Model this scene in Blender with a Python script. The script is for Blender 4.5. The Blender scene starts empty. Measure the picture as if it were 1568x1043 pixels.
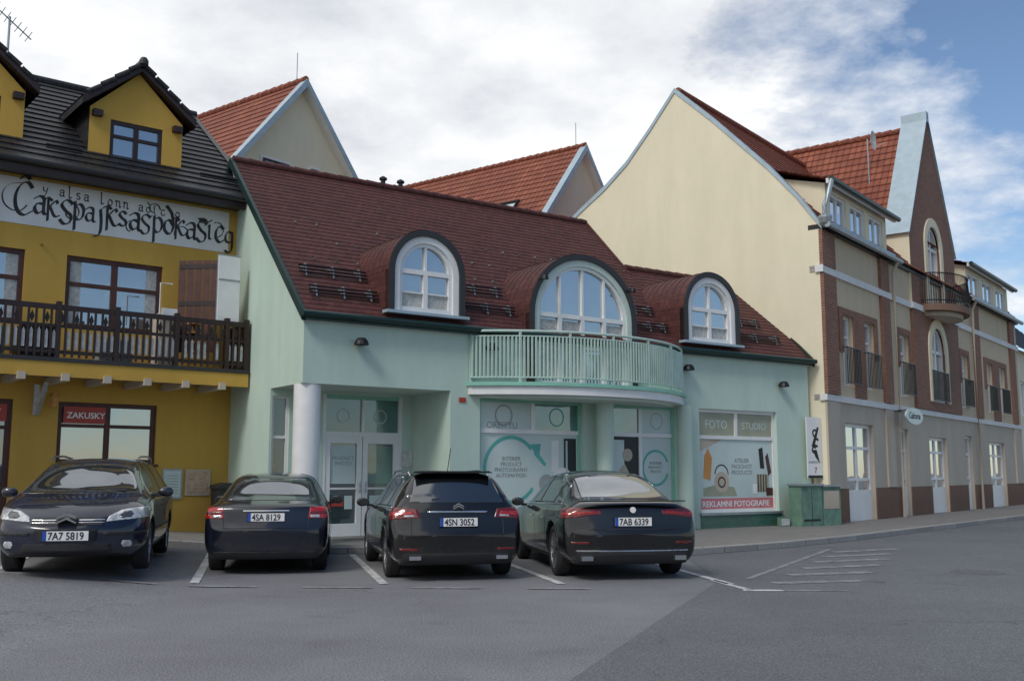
import bpy, bmesh, math, random
from mathutils import Vector, Matrix
random.seed(7)
S=bpy.context.scene; COL=S.collection
# ------------------------------------------------------------------ materials
def newmat(name):
    m=bpy.data.materials.new(name); m.use_nodes=True
    nt=m.node_tree; return m,nt,nt.nodes['Principled BSDF']
def N(nt,t,**k):
    n=nt.nodes.new(t)
    for a,b in k.items(): setattr(n,a,b)
    return n
def c4(c): return (c[0],c[1],c[2],1)
def dk(c,f): return (c[0]*f,c[1]*f,c[2]*f,1)
def mixc(nt,fac,a,b,bt='MIX'):
    n=nt.nodes.new('ShaderNodeMix'); n.data_type='RGBA'; n.blend_type=bt
    def s(i,v):
        if isinstance(v,(int,float)): n.inputs[i].default_value=v
        elif isinstance(v,tuple): n.inputs[i].default_value=v
        else: nt.links.new(v,n.inputs[i])
    s(0,fac); s(6,a); s(7,b); return n.outputs[2]
def ramp(nt,src,p0,p1,a=(0,0,0,1),b=(1,1,1,1)):
    r=nt.nodes.new('ShaderNodeValToRGB'); r.color_ramp.elements[0].position=max(0,p0); r.color_ramp.elements[1].position=p1
    r.color_ramp.elements[0].color=a; r.color_ramp.elements[1].color=b
    nt.links.new(src,r.inputs[0]); return r.outputs[0]
def noise(nt,vec,scale,detail=4,rough=.55):
    n=N(nt,'ShaderNodeTexNoise'); n.inputs['Scale'].default_value=scale; n.inputs['Detail'].default_value=detail; n.inputs['Roughness'].default_value=rough
    if vec is not None: nt.links.new(vec,n.inputs['Vector'])
    return n.outputs[0]
def bump(nt,bs,h,strength=.3,dist=.01,prev=None):
    b=nt.nodes.new('ShaderNodeBump'); b.inputs['Strength'].default_value=strength; b.inputs['Distance'].default_value=dist
    nt.links.new(h,b.inputs['Height'])
    if prev is not None: nt.links.new(prev,b.inputs['Normal'])
    nt.links.new(b.outputs[0],bs.inputs['Normal']); return b.outputs[0]
def plain(name,c,rough=.6,metal=0,coat=0,var=.12,scale=3,spec=.5,bmp=0,bscale=60):
    m,nt,bs=newmat(name)
    tc=N(nt,'ShaderNodeTexCoord').outputs['Object']
    n=noise(nt,tc,scale)
    nt.links.new(mixc(nt,ramp(nt,n,.3,.7),dk(c,1-var),dk(c,1+var*.6)),bs.inputs['Base Color'])
    bs.inputs['Roughness'].default_value=rough; bs.inputs['Metallic'].default_value=metal
    bs.inputs['Coat Weight'].default_value=coat; bs.inputs['Specular IOR Level'].default_value=spec
    if coat: bs.inputs['Coat Roughness'].default_value=.04
    if bmp: bump(nt,bs,noise(nt,tc,bscale,6),bmp,.01)
    return m
def carpaint(name,c):
    m,nt,bs=newmat(name)
    tc=N(nt,'ShaderNodeTexCoord').outputs['Object']; sp=N(nt,'ShaderNodeSeparateXYZ'); nt.links.new(tc,sp.inputs[0])
    n=noise(nt,tc,7,6,.7)
    ad=N(nt,'ShaderNodeMath',operation='MULTIPLY_ADD'); nt.links.new(n,ad.inputs[0]); ad.inputs[1].default_value=-.5; nt.links.new(sp.outputs[2],ad.inputs[2])
    dirt=ramp(nt,ad.outputs[0],.0,.22,(.30,.30,.30,1),(0,0,0,1))
    nt.links.new(mixc(nt,dirt,c4(c),(.06,.055,.05,1)),bs.inputs['Base Color'])
    bs.inputs['Roughness'].default_value=.3
    bs.inputs['Coat Weight'].default_value=1; bs.inputs['Coat Roughness'].default_value=.02
    bs.inputs['Specular IOR Level'].default_value=.3
    return m
def stucco(name,c,stain=.16):
    m,nt,bs=newmat(name)
    tc=N(nt,'ShaderNodeTexCoord').outputs['Object']
    mp=N(nt,'ShaderNodeMapping'); nt.links.new(tc,mp.inputs[0]); mp.inputs['Scale'].default_value=(1.3,1.3,.35)
    a=noise(nt,mp.outputs[0],1.2,6,.65); b=noise(nt,tc,.5,3)
    col=mixc(nt,ramp(nt,a,.35,.7),dk(c,1-stain),dk(c,1.03))
    col=mixc(nt,ramp(nt,b,.35,.65),col,mixc(nt,.5,col,dk(c,.9)))
    g=noise(nt,tc,90,3)
    col=mixc(nt,.12,col,g,'OVERLAY')
    sp=N(nt,'ShaderNodeSeparateXYZ'); nt.links.new(tc,sp.inputs[0])
    ad=N(nt,'ShaderNodeMath',operation='MULTIPLY_ADD'); nt.links.new(a,ad.inputs[0]); ad.inputs[1].default_value=-1.0; nt.links.new(sp.outputs[2],ad.inputs[2])
    col=mixc(nt,ramp(nt,ad.outputs[0],0,.5,(.4,.4,.4,1),(0,0,0,1)),col,dk(c,.5))
    nt.links.new(col,bs.inputs['Base Color']); bs.inputs['Roughness'].default_value=.9; bs.inputs['Specular IOR Level'].default_value=.2
    bump(nt,bs,noise(nt,tc,140,4),.35,.004)
    return m
def bricky(name,c1,c2,mortar,bw,rh,ms=.01,rough=.85,bs_=.6,moss=None,offset=.5):
    m,nt,bs=newmat(name)
    uv=N(nt,'ShaderNodeUVMap').outputs[0]
    br=N(nt,'ShaderNodeTexBrick'); nt.links.new(uv,br.inputs[0]); br.offset=offset
    br.inputs['Color1'].default_value=c4(c1); br.inputs['Color2'].default_value=c4(c2); br.inputs['Mortar'].default_value=c4(mortar)
    br.inputs['Scale'].default_value=1; br.inputs['Mortar Size'].default_value=ms; br.inputs['Brick Width'].default_value=bw; br.inputs['Row Height'].default_value=rh
    br.inputs['Mortar Smooth'].default_value=.2
    n=noise(nt,uv,.7,5,.6); n2=noise(nt,uv,14,4,.6)
    col=mixc(nt,ramp(nt,n,.3,.7),br.outputs[0],mixc(nt,.35,br.outputs[0],dk(c1,.5)))
    col=mixc(nt,.35,col,n2,'OVERLAY')
    if moss: col=mixc(nt,ramp(nt,noise(nt,uv,2.2,6,.7),.58,.72,(0,0,0,1),(.6,.6,.6,1)),col,c4(moss))
    nt.links.new(col,bs.inputs['Base Color']); bs.inputs['Roughness'].default_value=rough
    p=bump(nt,bs,br.outputs['Fac'],-bs_,.012); bump(nt,bs,n2,.3,.006,p)
    return m
def pantile(name,c1,c2):
    m,nt,bs=newmat(name)
    uv=N(nt,'ShaderNodeUVMap').outputs[0]
    sp=N(nt,'ShaderNodeSeparateXYZ'); nt.links.new(uv,sp.inputs[0])
    def mth(op,a,b=None):
        x=N(nt,'ShaderNodeMath',operation=op)
        for i,v in enumerate((a,b)):
            if v is None: continue
            if isinstance(v,(int,float)): x.inputs[i].default_value=v
            else: nt.links.new(v,x.inputs[i])
        return x.outputs[0]
    wv=mth('ABSOLUTE',mth('SINE',mth('MULTIPLY',sp.outputs[0],math.pi/.24)))
    fr=mth('FRACT',mth('DIVIDE',sp.outputs[1],.34))
    h=mth('ADD',wv,mth('MULTIPLY',mth('SUBTRACT',1.0,fr),.8))
    br=N(nt,'ShaderNodeTexBrick'); nt.links.new(uv,br.inputs[0]); br.offset=0
    br.inputs['Color1'].default_value=c4(c1); br.inputs['Color2'].default_value=c4(c2); br.inputs['Mortar'].default_value=dk(c1,.35)
    br.inputs['Scale'].default_value=1; br.inputs['Mortar Size'].default_value=.012; br.inputs['Brick Width'].default_value=.24; br.inputs['Row Height'].default_value=.34
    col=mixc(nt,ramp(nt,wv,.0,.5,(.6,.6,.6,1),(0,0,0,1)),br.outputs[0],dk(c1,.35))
    col=mixc(nt,ramp(nt,noise(nt,uv,.8,5),.35,.7,(0,0,0,1),(.5,.5,.5,1)),col,dk(c2,.55))
    nt.links.new(col,bs.inputs['Base Color']); bs.inputs['Roughness'].default_value=.75
    bump(nt,bs,h,.8,.04)
    return m
def glassy(name,c,refl=.4,rough=.02,wav=.03):
    m,nt,bs=newmat(name)
    tc=N(nt,'ShaderNodeTexCoord').outputs['Object']
    n=noise(nt,tc,.9,2)
    nt.links.new(mixc(nt,ramp(nt,n,.35,.65),dk(c,.6),dk(c,1.5)),bs.inputs['Base Color'])
    bs.inputs['Roughness'].default_value=.25
    g=N(nt,'ShaderNodeBsdfGlossy'); g.inputs['Roughness'].default_value=rough; g.inputs['Color'].default_value=(.92,.96,1,1)
    mx=N(nt,'ShaderNodeMixShader'); lw=N(nt,'ShaderNodeLayerWeight'); lw.inputs[0].default_value=.35
    ma=N(nt,'ShaderNodeMath',operation='MULTIPLY_ADD',use_clamp=True); nt.links.new(lw.outputs['Facing'],ma.inputs[0]); ma.inputs[1].default_value=.5; ma.inputs[2].default_value=refl
    nt.links.new(ma.outputs[0],mx.inputs[0]); nt.links.new(bs.outputs[0],mx.inputs[1]); nt.links.new(g.outputs[0],mx.inputs[2])
    b=nt.nodes.new('ShaderNodeBump'); b.inputs['Strength'].default_value=wav; b.inputs['Distance'].default_value=.2; nt.links.new(noise(nt,tc,1.3,1),b.inputs['Height'])
    nt.links.new(b.outputs[0],g.inputs['Normal'])
    nt.links.new(mx.outputs[0],nt.nodes['Material Output'].inputs[0])
    return m
def asphalt(name,c,patch=.25):
    m,nt,bs=newmat(name)
    tc=N(nt,'ShaderNodeTexCoord').outputs['Object']
    big=noise(nt,tc,.25,5,.6); mid=noise(nt,tc,2.2,5,.65); fine=noise(nt,tc,55,4,.8)
    col=mixc(nt,ramp(nt,big,.35,.68),dk(c,1-patch),dk(c,1.12))
    col=mixc(nt,ramp(nt,mid,.35,.75,(0,0,0,1),(.4,.4,.4,1)),col,dk(c,.72))
    sta=noise(nt,tc,.9,3,.5)
    col=mixc(nt,ramp(nt,sta,.62,.74,(0,0,0,1),(.5,.5,.5,1)),col,dk(c,.5))
    col=mixc(nt,.85,col,ramp(nt,fine,.34,.66,(.08,.08,.08,1),(.92,.92,.92,1)),'OVERLAY')
    v=N(nt,'ShaderNodeTexVoronoi',feature='DISTANCE_TO_EDGE'); v.inputs['Scale'].default_value=.35
    wm=N(nt,'ShaderNodeVectorMath',operation='ADD'); nt.links.new(tc,wm.inputs[0])
    nn=N(nt,'ShaderNodeTexNoise'); nn.inputs['Scale'].default_value=1.5; nn.inputs['Detail'].default_value=5; nt.links.new(tc,nn.inputs['Vector']); nt.links.new(nn.outputs[1],wm.inputs[1]); nt.links.new(wm.outputs[0],v.inputs['Vector'])
    crack=ramp(nt,v.outputs['Distance'],.0,.010,(1,1,1,1),(0,0,0,1))
    cm=mixc(nt,1.0,crack,ramp(nt,noise(nt,tc,.3,2),.52,.6),'MULTIPLY')
    col=mixc(nt,cm,col,dk(c,.6))
    nt.links.new(col,bs.inputs['Base Color']); bs.inputs['Roughness'].default_value=.8; bs.inputs['Specular IOR Level'].default_value=.4
    bump(nt,bs,fine,.5,.006)
    return m
def worn(name,c,under,lo=.42,hi=.55):
    m,nt,bs=newmat(name)
    tc=N(nt,'ShaderNodeTexCoord').outputs['Object']
    n=noise(nt,tc,4,8,.75); n2=noise(nt,tc,50,3,.7)
    f=mixc(nt,.4,n,n2)
    nt.links.new(mixc(nt,ramp(nt,f,lo,hi),c4(under),c4(c)),bs.inputs['Base Color']); bs.inputs['Roughness'].default_value=.8
    return m
MAT={}
MAT['yellow']=stucco('yellow_stucco',(.62,.385,.085),.14)
MAT['green']=stucco('mint_stucco',(.56,.70,.61),.10)
MAT['greenl']=stucco('mint_soffit',(.60,.70,.64),.05)
MAT['cream']=stucco('cream_stucco',(.82,.75,.56),.07)
MAT['beige']=stucco('beige_stucco',(.64,.53,.38),.12)
MAT['tan']=stucco('tan_plaster',(.56,.49,.40),.15)
MAT['plinth']=stucco('brown_plinth',(.24,.15,.11),.2)
MAT['whiteband']=stucco('white_plaster',(.78,.78,.76),.14)
MAT['brick']=bricky('red_brown_brick',(.30,.125,.075),(.20,.085,.055),(.30,.24,.19),.25,.078,.009)
MAT['browntile']=bricky('brown_beaver_tiles',(.125,.036,.030),(.070,.020,.018),(.028,.011,.011),.17,.16,.008,.7,.6,(.085,.05,.042))
MAT['blacktile']=bricky('black_roof_tiles',(.032,.032,.035),(.018,.018,.020),(.007,.007,.007),.30,.30,.022,.5,1.0)
MAT['redtile']=pantile('red_pantiles',(.34,.105,.055),(.24,.065,.038))
MAT['tealtile']=bricky('teal_wall_tiles',(.06,.16,.12),(.05,.13,.10),(.10,.16,.13),.15,.15,.006,.3,.3,None,0)
MAT['pave']=bricky('concrete_paving',(.28,.26,.24),(.22,.21,.19),(.11,.10,.09),.2,.1,.008,.9,.5)
MAT['kerb']=bricky('granite_kerb',(.36,.35,.33),(.28,.27,.26),(.10,.10,.09),1.0,.5,.012,.85,.4)
MAT['white']=plain('white_paint',(.80,.80,.79),.4,var=.06)
MAT['dullwhite']=plain('weathered_white_wood',(.60,.60,.58),.7,var=.25,scale=9)
MAT['frosted']=plain('frosted_film',(.56,.66,.64),.35,var=.10,scale=1)
MAT['tealframe']=plain('teal_frame',(.26,.56,.44),.4)
MAT['tealart']=plain('teal_print',(.10,.42,.38),.4)
MAT['tealglass']=glassy('teal_film_glass',(.04,.17,.15),.10)
MAT['greyart']=plain('grey_print',(.32,.34,.34),.5)
MAT['brown']=plain('brown_wood',(.085,.028,.018),.5,var=.3,scale=6)
MAT['dkbrown']=plain('dark_brown_wood',(.030,.014,.012),.45,var=.3,scale=6)
MAT['fascia']=plain('dark_fascia',(.03,.028,.028),.4)
MAT['gutter']=plain('dark_green_gutter',(.02,.05,.045),.35,metal=.3)
MAT['zinc']=plain('zinc_sheet',(.36,.40,.42),.4,metal=.6,var=.15)
MAT['bluemetal']=plain('pale_blue_flashing',(.38,.48,.54),.5,metal=.2,var=.12)
MAT['iron']=plain('black_iron',(.02,.02,.022),.45,metal=.4)
MAT['cover']=plain('cast_iron_cover',(.12,.12,.12),.8,var=.3,scale=8,bmp=.4)
MAT['railgreen']=plain('pale_green_rail',(.50,.64,.57),.4)
MAT['glass']=glassy('window_glass',(.05,.06,.065),.24)
MAT['glassb']=glassy('sky_window_glass',(.08,.10,.12),.42)
MAT['shopglass']=glassy('shop_glass',(.03,.06,.06),.10)
MAT['curtain']=plain('net_curtain',(.50,.51,.49),.9,var=.3,scale=14)
MAT['darkroom']=plain('dark_interior',(.02,.025,.025),.5)
MAT['red']=plain('red_sign',(.42,.05,.03),.45)
MAT['pink']=plain('pink_sign',(.62,.20,.22),.5)
MAT['olive']=plain('olive_print',(.36,.37,.27),.5)
MAT['orange']=plain('orange_print',(.62,.28,.08),.5)
MAT['notice']=plain('notice_print',(.55,.38,.26),.5,var=.3,scale=12)
MAT['cabinet']=plain('cabinet_green',(.13,.24,.18),.6,var=.3,scale=4)
MAT['asph']=asphalt('parking_asphalt',(.215,.215,.226))
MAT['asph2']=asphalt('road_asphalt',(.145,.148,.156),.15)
MAT['line']=worn('worn_white_line',(.64,.64,.63),(.21,.21,.21),.40,.54)
MAT['linef']=worn('faded_white_line',(.42,.42,.41),(.20,.20,.20),.45,.58)
MAT['linefr']=worn('faded_hatch_line',(.36,.36,.36),(.145,.145,.15),.45,.6)
MAT['blackp']=plain('black_plastic',(.018,.018,.02),.55,bmp=.2)
MAT['ink']=plain('black_ink',(.02,.02,.02),.6)
MAT['paintink']=plain('faded_black_sign_paint',(.045,.042,.042),.8,var=.5,scale=5)
MAT['chrome']=plain('chrome',(.75,.76,.78),.12,metal=1,var=.03)
MAT['alloy']=plain('alloy',(.42,.43,.45),.28,metal=.9,var=.05)
MAT['tyre']=plain('tyre_rubber',(.022,.022,.023),.8,var=.2)
MAT['carglass']=glassy('car_glass',(.006,.008,.009),.07,.01,.0)
MAT['taillamp']=plain('tail_lamp_red',(.42,.012,.012),.12,coat=1,var=.35,scale=25)
MAT['taildark']=plain('tail_lamp_dark_red',(.16,.006,.006),.12,coat=1,var=.35,scale=25)
MAT['lampwhite']=plain('lamp_clear',(.62,.63,.64),.08,metal=.35,coat=1,var=.5,scale=14)
MAT['lampdark']=plain('lamp_inner',(.10,.10,.11),.1,metal=.5,coat=1,var=.4,scale=20)
MAT['navy']=carpaint('navy_paint',(.004,.008,.026))
MAT['blackpaint']=carpaint('black_paint',(.004,.004,.005))
MAT['navy2']=carpaint('dark_navy_paint',(.004,.006,.014))
MAT['plateblue']=plain('plate_blue',(.02,.08,.42),.4)
# ------------------------------------------------------------------ builders
def empty(name,loc=(0,0,0),rz=0):
    e=bpy.data.objects.new(name,None); COL.objects.link(e); e.location=loc; e.rotation_euler=(0,0,rz); e.empty_display_size=.3; return e
class B:
    def __init__(s,name,parent=None):
        s.name=name; s.parent=parent; s.v=[]; s.f=[]; s.m=[]; s.mats=[]
    def mi(s,m):
        m=MAT[m] if isinstance(m,str) else m
        if m not in s.mats: s.mats.append(m)
        return s.mats.index(m)
    def poly(s,pts,m):       # pts in (u,d,z); d is outward
        i=len(s.v); s.v+= [(p[0],-p[1],p[2]) for p in pts]; s.f.append(tuple(range(i,i+len(pts)))); s.m.append(s.mi(m))
    def box(s,u0,u1,d0,d1,z0,z1,m):
        if u0>u1:u0,u1=u1,u0
        if d0>d1:d0,d1=d1,d0
        if z0>z1:z0,z1=z1,z0
        P=lambda a,b,c:(a,b,c)
        s.poly([P(u0,d1,z0),P(u1,d1,z0),P(u1,d1,z1),P(u0,d1,z1)],m)
        s.poly([P(u1,d0,z0),P(u0,d0,z0),P(u0,d0,z1),P(u1,d0,z1)],m)
        s.poly([P(u0,d0,z0),P(u0,d1,z0),P(u0,d1,z1),P(u0,d0,z1)],m)
        s.poly([P(u1,d1,z0),P(u1,d0,z0),P(u1,d0,z1),P(u1,d1,z1)],m)
        s.poly([P(u0,d1,z1),P(u1,d1,z1),P(u1,d0,z1),P(u0,d0,z1)],m)
        s.poly([P(u0,d0,z0),P(u1,d0,z0),P(u1,d1,z0),P(u0,d1,z0)],m)
    def prism(s,pts,d0,d1,m,mside=None):
        mside=mside or m; n=len(pts)
        s.poly([(u,d1,z) for u,z in pts],m); s.poly([(u,d0,z) for u,z in reversed(pts)],m)
        for i in range(n):
            a=pts[i];b=pts[(i+1)%n]
            s.poly([(a[0],d1,a[1]),(a[0],d0,a[1]),(b[0],d0,b[1]),(b[0],d1,b[1])],mside)
    def prismz(s,pts,z0,z1,m):
        n=len(pts)
        s.poly([(u,d,z1) for u,d in pts],m); s.poly([(u,d,z0) for u,d in reversed(pts)],m)
        for i in range(n):
            a=pts[i];b=pts[(i+1)%n]
            s.poly([(a[0],a[1],z0),(b[0],b[1],z0),(b[0],b[1],z1),(a[0],a[1],z1)],m)
    def ring(s,out,inn,d0,d1,m):
        n=len(out)
        for i in range(n-1):
            a,b,c,d=out[i],out[i+1],inn[i+1],inn[i]
            s.poly([(a[0],d1,a[1]),(b[0],d1,b[1]),(c[0],d1,c[1]),(d[0],d1,d[1])],m)
            s.poly([(a[0],d1,a[1]),(a[0],d0,a[1]),(b[0],d0,b[1]),(b[0],d1,b[1])],m)
            s.poly([(d[0],d1,d[1]),(d[0],d0,d[1]),(c[0],d0,c[1]),(c[0],d1,c[1])],m)
    def tube(s,pts,r,m,n=8):
        pts=[Vector((p[0],p[1],p[2])) for p in pts]; rings=[]
        for i,p in enumerate(pts):
            t=(pts[min(i+1,len(pts)-1)]-pts[max(i-1,0)]).normalized()
            a=t.cross(Vector((0,0,1)))
            if a.length<.01: a=Vector((1,0,0))
            a.normalize(); b=t.cross(a)
            rings.append([p+a*r*math.cos(2*math.pi*k/n)+b*r*math.sin(2*math.pi*k/n) for k in range(n)])
        for i in range(len(rings)-1):
            for k in range(n):
                s.poly([rings[i][k],rings[i][(k+1)%n],rings[i+1][(k+1)%n],rings[i+1][k]],m)
        s.poly(rings[0][::-1],m); s.poly(rings[-1],m)
    def lathe(s,c,prof,m,n=24):
        for i in range(len(prof)-1):
            (r0,z0),(r1,z1)=prof[i],prof[i+1]
            for k in range(n):
                a=2*math.pi*k/n;b=2*math.pi*(k+1)/n
                q=[(c[0]+r0*math.cos(a),c[1]+r0*math.sin(a),c[2]+z0),(c[0]+r0*math.cos(b),c[1]+r0*math.sin(b),c[2]+z0),(c[0]+r1*math.cos(b),c[1]+r1*math.sin(b),c[2]+z1),(c[0]+r1*math.cos(a),c[1]+r1*math.sin(a),c[2]+z1)]
                s.poly(q,m)
    def wall(s,u0,u1,z0,z1,d,holes,m,rev=.14,mr=None):
        mr=mr or m
        us=sorted({u0,u1}|{max(u0,min(u1,h[k])) for h in holes for k in(0,1)}); zs=sorted({z0,z1}|{max(z0,min(z1,h[k])) for h in holes for k in(2,3)})
        for i in range(len(us)-1):
            for j in range(len(zs)-1):
                cu=(us[i]+us[i+1])/2;cz=(zs[j]+zs[j+1])/2
                if any(h[0]<cu<h[1] and h[2]<cz<h[3] for h in holes): continue
                s.poly([(us[i],d,zs[j]),(us[i+1],d,zs[j]),(us[i+1],d,zs[j+1]),(us[i],d,zs[j+1])],m)
        for a,b,c,e in holes:
            s.poly([(a,d,c),(a,d-rev,c),(a,d-rev,e),(a,d,e)],mr); s.poly([(b,d-rev,c),(b,d,c),(b,d,e),(b,d-rev,e)],mr)
            s.poly([(a,d,e),(a,d-rev,e),(b,d-rev,e),(b,d,e)],mr); s.poly([(a,d-rev,c),(a,d,c),(b,d,c),(b,d-rev,c)],mr)
    def win(s,u0,u1,z0,z1,d,fm,gm,nv=1,hs=(),fw=.07,mw=.045,cur=None):
        s.box(u0,u0+fw,d,d+.06,z0,z1,fm); s.box(u1-fw,u1,d,d+.06,z0,z1,fm)
        s.box(u0+fw,u1-fw,d,d+.06,z0,z0+fw,fm); s.box(u0+fw,u1-fw,d,d+.06,z1-fw,z1,fm)
        for i in range(1,nv):
            c=u0+(u1-u0)*i/nv; s.box(c-mw,c+mw,d,d+.055,z0+fw,z1-fw,fm)
        for hz in hs: s.box(u0+fw,u1-fw,d,d+.05,hz-mw*.7,hz+mw*.7,fm)
        s.poly([(u0,d+.015,z0),(u1,d+.015,z0),(u1,d+.015,z1),(u0,d+.015,z1)],gm)
    def roof(s,A,Bq,C,D,m,course=.16,lift=.022):
        A,Bq,C,D=map(Vector,(A,Bq,C,D)); n=max(1,round(((D-A).length)/course)); nm=(Bq-A).cross(D-A).normalized()
        if nm.z<0:nm=-nm
        for k in range(n):
            t0,t1=k/n,(k+1)/n
            a=A.lerp(D,t0);b=Bq.lerp(C,t0);c=Bq.lerp(C,t1);d=A.lerp(D,t1)
            s.poly([a+nm*lift,b+nm*lift,c,d],m); s.poly([a,b,b+nm*lift,a+nm*lift],m)
    def build(s,smooth=False):
        me=bpy.data.meshes.new(s.name); me.from_pydata(s.v,[],s.f); me.update()
        for m in s.mats: me.materials.append(m)
        me.polygons.foreach_set('material_index',s.m)
        uvl=me.uv_layers.new(name='UVMap')
        Z=Vector((0,0,1))
        for p in me.polygons:
            n=p.normal
            if abs(n.z)>.95: t1=Vector((1,0,0)); t2=Vector((0,1,0))
            else:
                t1=Z.cross(n).normalized()
                if abs(t1.x)>abs(t1.y):
                    if t1.x<0:t1=-t1
                elif t1.y<0:t1=-t1
                t2=n.cross(t1)
                if t2.z<0:t2=-t2
            for li in p.loop_indices:
                co=me.vertices[me.loops[li].vertex_index].co
                uvl.data[li].uv=(co.dot(t1),co.dot(t2))
        if smooth: me.polygons.foreach_set('use_smooth',[True]*len(me.polygons))
        o=bpy.data.objects.new(s.name,me); COL.objects.link(o); o.parent=s.parent
        return o
def text(body,size,u,d,z,parent,m,name='lettering',shear=0,off=0,ext=.002,align='LEFT',sx=1,rot=0,space=1,rz=0):
    cu=bpy.data.curves.new(name,'FONT'); cu.body=body; cu.size=size; cu.shear=shear; cu.offset=off; cu.extrude=ext; cu.align_x=align; cu.space_character=space; cu.resolution_u=3
    t=bpy.data.objects.new(name+'_t',cu); COL.objects.link(t)
    dg=bpy.context.evaluated_depsgraph_get(); dg.update(); me=bpy.data.meshes.new_from_object(t.evaluated_get(dg)); bpy.data.objects.remove(t)
    me.materials.clear(); me.materials.append(MAT[m])
    o=bpy.data.objects.new(name,me); COL.objects.link(o); o.parent=parent; o.location=(u,-d,z); o.rotation_euler=(math.pi/2,rot,rz); o.scale=(sx,1,1)
    return o
def arch(u0,u1,zb,zs,rise,n=20):
    pts=[(u1,zb)]; c=(u0+u1)/2; r=(u1-u0)/2
    for i in range(n+1):
        a=math.pi*i/n; pts.append((c+r*math.cos(a),zs+rise*math.sin(a)))
    pts.append((u0,zb)); return pts
def frame(O,deg): return (O[0],O[1],0),math.radians(90-deg)
def smooth(t): t=max(0,min(1,t)); return t*t*(3-2*t)
def gz(x): return .18*smooth((-3.8-x)/3.2)
# ------------------------------------------------------------------ ground, road, pavement
def grid_obj(name,xs,ys,m,dz=0):
    vs=[(x,y,gz(x)+dz) for y in ys for x in xs]; nx=len(xs)
    fs=[(j*nx+i,j*nx+i+1,(j+1)*nx+i+1,(j+1)*nx+i) for j in range(len(ys)-1) for i in range(nx-1)]
    me=bpy.data.meshes.new(name); me.from_pydata(vs,[],fs); me.materials.append(MAT[m]); me.polygons.foreach_set('use_smooth',[True]*len(fs))
    o=bpy.data.objects.new(name,me); COL.objects.link(o); return o
xs=[-900,-300,-100,-40,-20,-12,-9]+[-8+.25*i for i in range(20)]+[-3,0,10,40,100,300,900]
grid_obj('ground',xs,[-300,-50,-10,0,10,20,40,100,300,900],'asph')
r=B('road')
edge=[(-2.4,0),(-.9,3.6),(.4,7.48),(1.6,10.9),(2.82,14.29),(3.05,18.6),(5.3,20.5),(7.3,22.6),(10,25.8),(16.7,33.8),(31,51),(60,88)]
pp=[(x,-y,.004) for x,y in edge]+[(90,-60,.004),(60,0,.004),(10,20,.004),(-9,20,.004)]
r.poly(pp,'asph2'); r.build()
mk=B('road_marking')
def stripe(p,q,w,m='line'):
    p=Vector((p[0],p[1],0));q=Vector((q[0],q[1],0)); t=(q-p).normalized(); s=Vector((-t.y,t.x,0))*w/2
    n=max(1,int((q-p).length/.8))
    for i in range(n):
        a=p.lerp(q,i/n);b=p.lerp(q,(i+1)/n)
        mk.poly([(c.x,-c.y,gz(c.x)+.009) for c in (a-s,b-s,b+s,a+s)],m)
stripe((-4.22,13.9),(-5.4,18.8),.12); stripe((-1.70,13.9),(-2.92,19.0),.12); stripe((.66,13.9),(-.5,18.9),.12); stripe((2.9,13.9),(2.1,18.4),.12); stripe((-6.9,14.0),(-8.1,18.3),.12)
for a,b in [(-6.9,-6.0),(-5.5,-4.6),(-4.2,-3.3),(-2.7,-1.8),(-1.3,-.4),(.2,1.0)]:
    stripe((a,13.72-.05*(a+7)),(b,13.72-.05*(b+7)),.10,'linef')
stripe((2.75,14.4),(3.0,13.15),.10); stripe((2.9,13.15),(3.4,13.14),.14); stripe((3.4,13.14),(4.2,13.12),.11,'linefr')
for i in range(6):
    stripe((3.5+.5*i,14.0+1.1*i),(4.8+.55*i,14.35+1.2*i),.26,'linefr')
stripe((3.3,14.6),(6.2,20.3),.10,'linefr')
mk.build()
mh=B('manhole_cover'); mh.lathe((6.9,-15.5,.006),[(.001,.004),(.30,.004),(.31,.0),(.36,.006),(.38,0)],'cover',28); mh.build()
mh=B('manhole_cover'); mh.lathe((4.95,-14.2,.006),[(.001,.004),(.10,.004),(.12,0)],'cover',20); mh.build()
kb=[(-20,13.5),(-14,15.6),(-8.2,18.2),(-6.5,18.7),(-4.5,19.0),(-2.6,19.15),(0,19.05),(3.05,18.6),(5.3,20.5),(7.3,22.6),(10,25.8),(16.7,33.8),(31,51),(60,88)]
dense=[]
for i in range(len(kb)-1):
    a,b=Vector(kb[i]),Vector(kb[i+1]); n=max(1,int((b-a).length/.6))
    dense+= [a.lerp(b,k/n) for k in range(n)]
dense.append(Vector(kb[-1]))
K=B('kerb'); Pv=B('pavement')
for i in range(len(dense)-1):
    a,b=dense[i],dense[i+1]
    ia=a+Vector((-.05,.17)) ; ib=b+Vector((-.05,.17))
    if a.x>3: ia=a+Vector((-.13,.13)); 
    if b.x>3.1: ib=b+Vector((-.13,.13))
    za,zb=gz(a.x),gz(b.x)
    K.poly([(a.x,-a.y,za-.05),(b.x,-b.y,zb-.05),(b.x,-b.y,zb+.115),(a.x,-a.y,za+.115)],'kerb')
    K.poly([(a.x,-a.y,za+.115),(b.x,-b.y,zb+.115),(ib.x,-ib.y,zb+.125),(ia.x,-ia.y,za+.125)],'kerb')
    oa=ia+Vector((-4,11)); ob=ib+Vector((-4,11))
    Pv.poly([(ia.x,-ia.y,za+.12),(ib.x,-ib.y,zb+.12),(ob.x,-ob.y,gz(ib.x)+.12),(oa.x,-oa.y,gz(ia.x)+.12)],'pave')
K.build(); Pv.build()
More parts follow.
